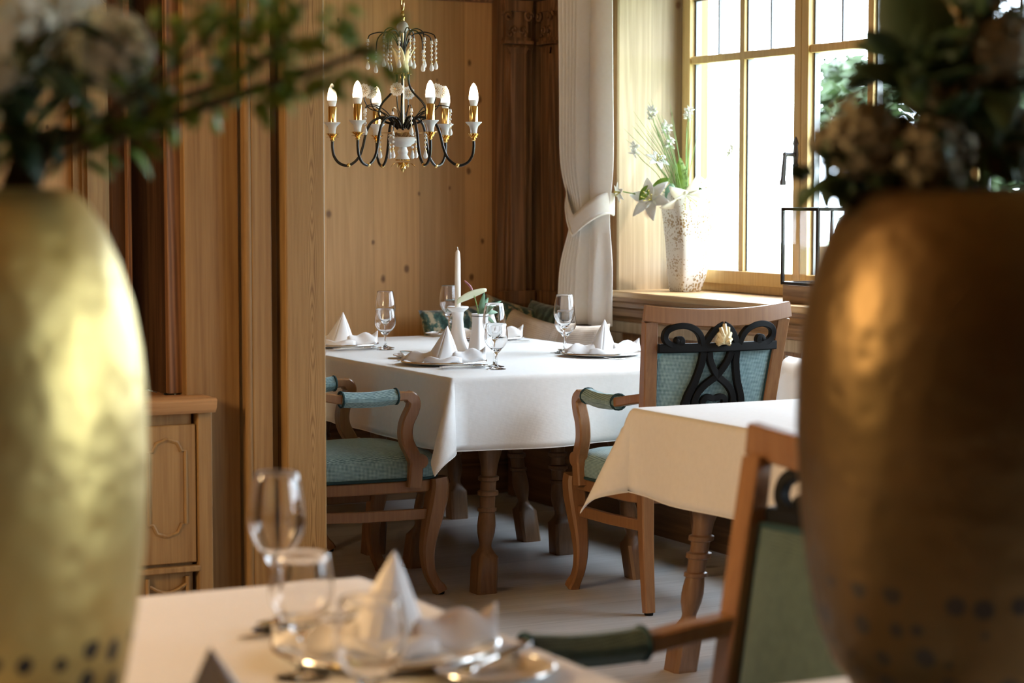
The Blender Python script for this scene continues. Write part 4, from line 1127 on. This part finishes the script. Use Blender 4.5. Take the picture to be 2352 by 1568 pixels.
# ------------------------------------------------------------------ big foreground vases
def big_vase(loc, label, rz, mt):
    o = E('floral_vase', label, 'vase', loc, rz, 'large hammered metal vases')
    k = .00051; H0 = .626
    rows = [(230, 1661), (240, 1655), (278, 1568), (315, 1525), (350, 1440), (378, 1290), (395, 1150), (404, 980), (402, 850), (394, 760), (378, 670), (352, 585), (322, 515), (288, 464), (268, 446), (250, 437), (240, 435)]
    prof = [(0, 0)]+[(r*k, H0*(1661-y)/(1661-435)) for r, y in rows]
    inn = [((r-9)*k, H0*(1661-y)/(1661-435)) for r, y in reversed(rows[2:-1])]
    MB().lathe(prof+[(229*k, H0-.001)]+inn+[(0, .05)], 72).build('body', mt, o, ang=1.4)
    return o
VL = Vector((.472, 2.172, ZT+.001)); VR = Vector((1.617, 1.957, ZT+.001))
big_vase(VL, 'large hammered brass vase holding white hydrangeas, at the left edge of the photo', 0, gold_m)
big_vase(VR, 'large dark hammered metal vase holding dark foliage, at the right edge of the photo', 1, dark_vase_m)
def bouquet(V, name, label, cat, group): return E(name, label, cat, (V.x, V.y, V.z+.62), -YAW, group)
def stalk(f, c, r=.004, base=(0, 0), m=stem_m):
    c = Vector(c)
    MB().tube(spline([(base[0], base[1], -.4), (base[0]+.2*(c.x-base[0]), c.y*.2, -.03), (c.x*.75, c.y*.8, c.z*.7), c], 5), r, 8).build('stem', m, f)
def hydrangea(V, c, r, label, m, group, base=(0, 0), leaves=3, n=110):
    f = bouquet(V, 'hydrangea', label, 'flower', group); stalk(f, c, .005, base)
    g = MB(); c = Vector(c)
    for i in range(n):
        z = 1-2*(i+.5)/n; a = 2.39996*i
        d = Vector((math.sqrt(1-z*z)*math.cos(a), math.sqrt(1-z*z)*math.sin(a), z)); d = (d+Vector((random.uniform(-.2, .2), random.uniform(-.2, .2), random.uniform(-.2, .2)))).normalized()
        q = c+d*r*random.uniform(.78, 1.02); s_ = d.orthogonal().normalized(); t_ = d.cross(s_); w_ = r*.20
        ph = random.uniform(0, 3)
        for k in range(4):
            b_ = ph+PI/2*k; g.leaf(q, s_*math.cos(b_)+t_*math.sin(b_)+d*.3, d, w_*1.1, w_*.95, .2, 2)
    g.ball(c, r*.72, 12, 8)
    g.build('flower_head', m, f)
    for k in range(leaves):
        a = 2*PI*k/leaves+c.x*20; MB().leaf(c+Vector((0, 0, -r*.7)), (math.cos(a), .6*math.sin(a), -.15), (0, 0, 1), r*1.9, r*1.0, .35, 6).build('leaf', leaf2_m, f, solid=.0008)
def leafy(V, pts, label, m, group, lf=.04, n=30, wd=.5, spread=1.0, start=.25, r=.0035, tw=twig_m, name='leafy_branch'):
    f = bouquet(V, name, label, 'branch', group)
    P = spline([(0, 0, -.4)]+list(pts), 8); MB().tube(P, [r*(1-.6*i/len(P)) for i in range(len(P))], 7).build('stem', tw, f)
    g = MB()
    for i in range(n):
        t = start+(1-start)*(i+.5)/n; q = P[min(len(P)-1, int(t*len(P)))]
        d = Vector((random.uniform(-1, 1), random.uniform(-1, 1), random.uniform(-.8, 1.1))).normalized()
        q = q+d*.012*spread; g.leaf(q, d, Vector((random.uniform(-.4, .4), random.uniform(-1, .2), random.uniform(.2, 1))), lf*random.uniform(.7, 1.25), lf*wd, .25, 4)
    g.build('foliage', m, f, solid=.0006)
def big_leaf(V, p, d, n_, ln, wd, label, group, m=leaf2_m):
    f = bouquet(V, 'broad_leaf', label, 'leaf', group)
    stalk(f, p, .003)
    MB().leaf(p, d, n_, ln, wd, .15, 9).build('blade', m, f, solid=.001)
# left bouquet; local metres from the vase mouth, x to the right of the photo, z up
k = .000443
def L_(x, y, d=0): return ((x+120)*k, d, (455-y)*k)
GLf = 'flowers in the left brass vase'
hydrangea(VL, L_(60, 70, -.06), .060, 'cream hydrangea head at the top left corner of the photo', hyd_m, GLf)
hydrangea(VL, L_(280, 130), .042, 'cream hydrangea head reaching furthest right over the left vase', hyd_m, GLf)
hydrangea(VL, L_(170, 120, .05), .036, 'faded hydrangea head between the two cream ones', hyd2_m, GLf)
hydrangea(VL, L_(45, 175, -.06), .034, 'small cream hydrangea head low at the left edge', hyd_m, GLf)
hydrangea(VL, L_(165, 0, -.04), .05, 'cream hydrangea head cut by the top of the frame', hyd_m, GLf)
leafy(VL, [L_(100, 430), L_(290, 330), L_(540, 240), L_(740, 175), L_(880, 125)], 'long leafy branch sweeping right across the post towards the chandelier', leaf_m, GLf, .026, 60, .62, 2.2, .55, .009)
leafy(VL, [L_(60, 420), L_(230, 300), L_(430, 160), L_(560, 40), L_(640, -60)], 'green leafy branch rising in front of the post', leaf_m, GLf, .030, 64, .62, 3.2, .5, .005)
leafy(VL, [L_(40, 430), L_(190, 340), L_(400, 250), L_(600, 170), L_(720, 20)], 'green leafy branch between the two longest ones', leaf_m, GLf, .030, 75, .62, 3.2, .55, .007)
leafy(VL, [L_(60, 440), L_(180, 370), L_(280, 335), L_(365, 320)], 'short bright sprig low beside the left vase mouth', leaf_m, GLf, .032, 30, .5, 1, .5, .006)
leafy(VL, [L_(0, 430), L_(30, 300), L_(80, 180), L_(140, 60)], 'dark foliage stem upright over the left vase', leaf2_m, GLf, .05, 18, .5, 1.5, .35)
leafy(VL, [L_(-20, 430), L_(-10, 330), L_(20, 260), L_(70, 220)], 'dense dark foliage stem at the left frame edge', leaf2_m, GLf, .065, 26, .55, 1.5, .35)
leafy(VL, [L_(80, 430), L_(150, 300), L_(220, 200), L_(330, 60)], 'slender twig crossing behind the hydrangeas', leaf2_m, GLf, .03, 18, .4, 1.2, .5)
# right bouquet
k2 = .00050
def R_(x, y, d=0): return ((x-2245)*k2, d, (440-y)*k2)
GRf = 'foliage in the right brass vase'
hydrangea(VR, R_(1990, 310), .055, 'brown hydrangea head drooping left over the lantern', hyd2_m, GRf, n=90)
hydrangea(VR, R_(1905, 325, .02), .030, 'small drooping flower cluster tip left of the brown hydrangea', hyd2_m, GRf, leaves=2, n=50)
hydrangea(VR, R_(2130, 350, -.02), .052, 'dim hydrangea head low in the middle of the right vase', hyd2_m, GRf)
hydrangea(VR, R_(2290, 110), .055, 'dim hydrangea head at the top right corner of the photo', hyd2_m, GRf)
hydrangea(VR, R_(2330, 330, .03), .05, 'dim hydrangea head low at the right frame edge', hyd2_m, GRf)
hydrangea(VR, R_(2200, 210, .02), .052, 'dim hydrangea head high in the middle of the right vase', hyd2_m, GRf)
big_leaf(VR, R_(2170, 260), (-.36, 0, 1), (-.2, -1, 0), .200, .105, 'large dark leaf standing upright in front of the window', GRf)
big_leaf(VR, R_(2100, 400), (-.9, -.1, .5), (0, -.6, .8), .075, .04, 'dark leaf reaching left just above the right vase rim', GRf)
big_leaf(VR, R_(2150, 180), (-.9, 0, .15), (0, -1, .4), .065, .034, 'small dark leaf pointing left against the bright pane', GRf)
leafy(VR, [R_(2130, 430), R_(2000, 400), R_(1910, 395), R_(1865, 420)], 'thin drooping sprig left of the right vase mouth', leaf2_m, GRf, .034, 26, .6, 1, .55)
leafy(VR, [R_(2200, 430), R_(2150, 330), R_(2120, 230), R_(2080, 150)], 'dense dark foliage stem in the left half of the right vase', leaf2_m, GRf, .07, 50, .55, 1.6, .35)
leafy(VR, [R_(2250, 430), R_(2230, 300), R_(2220, 150), R_(2230, 20)], 'dense dark foliage stem in the middle of the right vase', leaf2_m, GRf, .07, 50, .55, 1.6, .35)
leafy(VR, [R_(2310, 430), R_(2340, 300), R_(2330, 120), R_(2310, -20)], 'dark foliage stem at the right frame edge', leaf2_m, GRf, .05, 24, .55, 1.2, .4)
leafy(VR, [R_(2090, 430), R_(2070, 390), R_(2040, 370), R_(1990, 400)], 'low dark leaves over the rim of the right vase', leaf2_m, GRf, .045, 40, .7, 1.4, .3)

# ------------------------------------------------------------------ outside
struct(MB().box(5.3, 70, -50, 70, -.75, -.7).build('ground', plain('lawn', (.42, .50, .30), .9), smooth=False))
tree_leaf = plain('sunlit_leaf', (.022, .042, .012), .6); bark = plain('bark', (.18, .13, .09), .8)
def tree(x, y, h, r, label, seed, n=1700):
    rnd = random.Random(seed); f = E('garden_tree', label, 'tree', (x, y, -.7), 0, 'trees in the garden')
    MB().tube([(0, 0, 0), (.05, 0, h*.5), (0, .05, h*.8)], [.16, .11, .04], 8).build('trunk', bark, f)
    g = MB()
    blobs = [(rnd.uniform(-r, r)*.7, rnd.uniform(-r, r)*.7, h*rnd.uniform(.25, .95), r*rnd.uniform(.35, .6)) for _ in range(16)]
    for i in range(n):
        b_ = blobs[i % 16]; d = Vector((rnd.gauss(0, 1), rnd.gauss(0, 1), rnd.gauss(0, 1))).normalized()
        q = Vector(b_[:3])+d*b_[3]*rnd.uniform(.6, 1.05)
        g.leaf(q, (rnd.uniform(-1, 1), rnd.uniform(-1, 1), rnd.uniform(-1, .3)), d, .20, .12, .2, 2)
    g.build('crown', tree_leaf, f)
tree(13.55, 17.95, 3.6, .62, 'bushy green tree seen through the right casement', 1)
tree(14.9, 17.9, 4.6, 1.0, 'taller green tree beyond the right vase foliage', 2)
tree(15.3, 16.6, 5.0, 1.0, 'green tree behind the right frame edge', 3)

# warm fill light added out of frame, shaped as a round ceiling light
for i, (p, e) in enumerate(FILL_LAMPS):
    o = E('fill_lamp', 'added warm fill lamp %s' % 'hanging out of frame left of the brass vase', 'lamp', (p[0], p[1], ZC-.001))
    MB().lathe([(0, 0), (.08, 0), (.08, -.03), (.01, -.04), (.01, -.12), (0, -.12)], 28).build('base', brass_m, o)
    MB().lathe([(.02, -.11), (.34, -.12), (.36, -.20), (.30, -.205), (0, -.21)], 28).build('shade', plain('opal_glass', (.9, .88, .82), .4, emit=(1, .72, .42), es=2.5), o)  # invented glowing shade, widened to suit the soft fill
    l = bpy.data.lights.new('fill_light', 'POINT'); l.energy = e; l.color = (1, .70, .37); l.shadow_soft_size = .40
    lo = bpy.data.objects.new('fill_light', l); COL.objects.link(lo); lo.location = (p[0], p[1], ZC-.62)
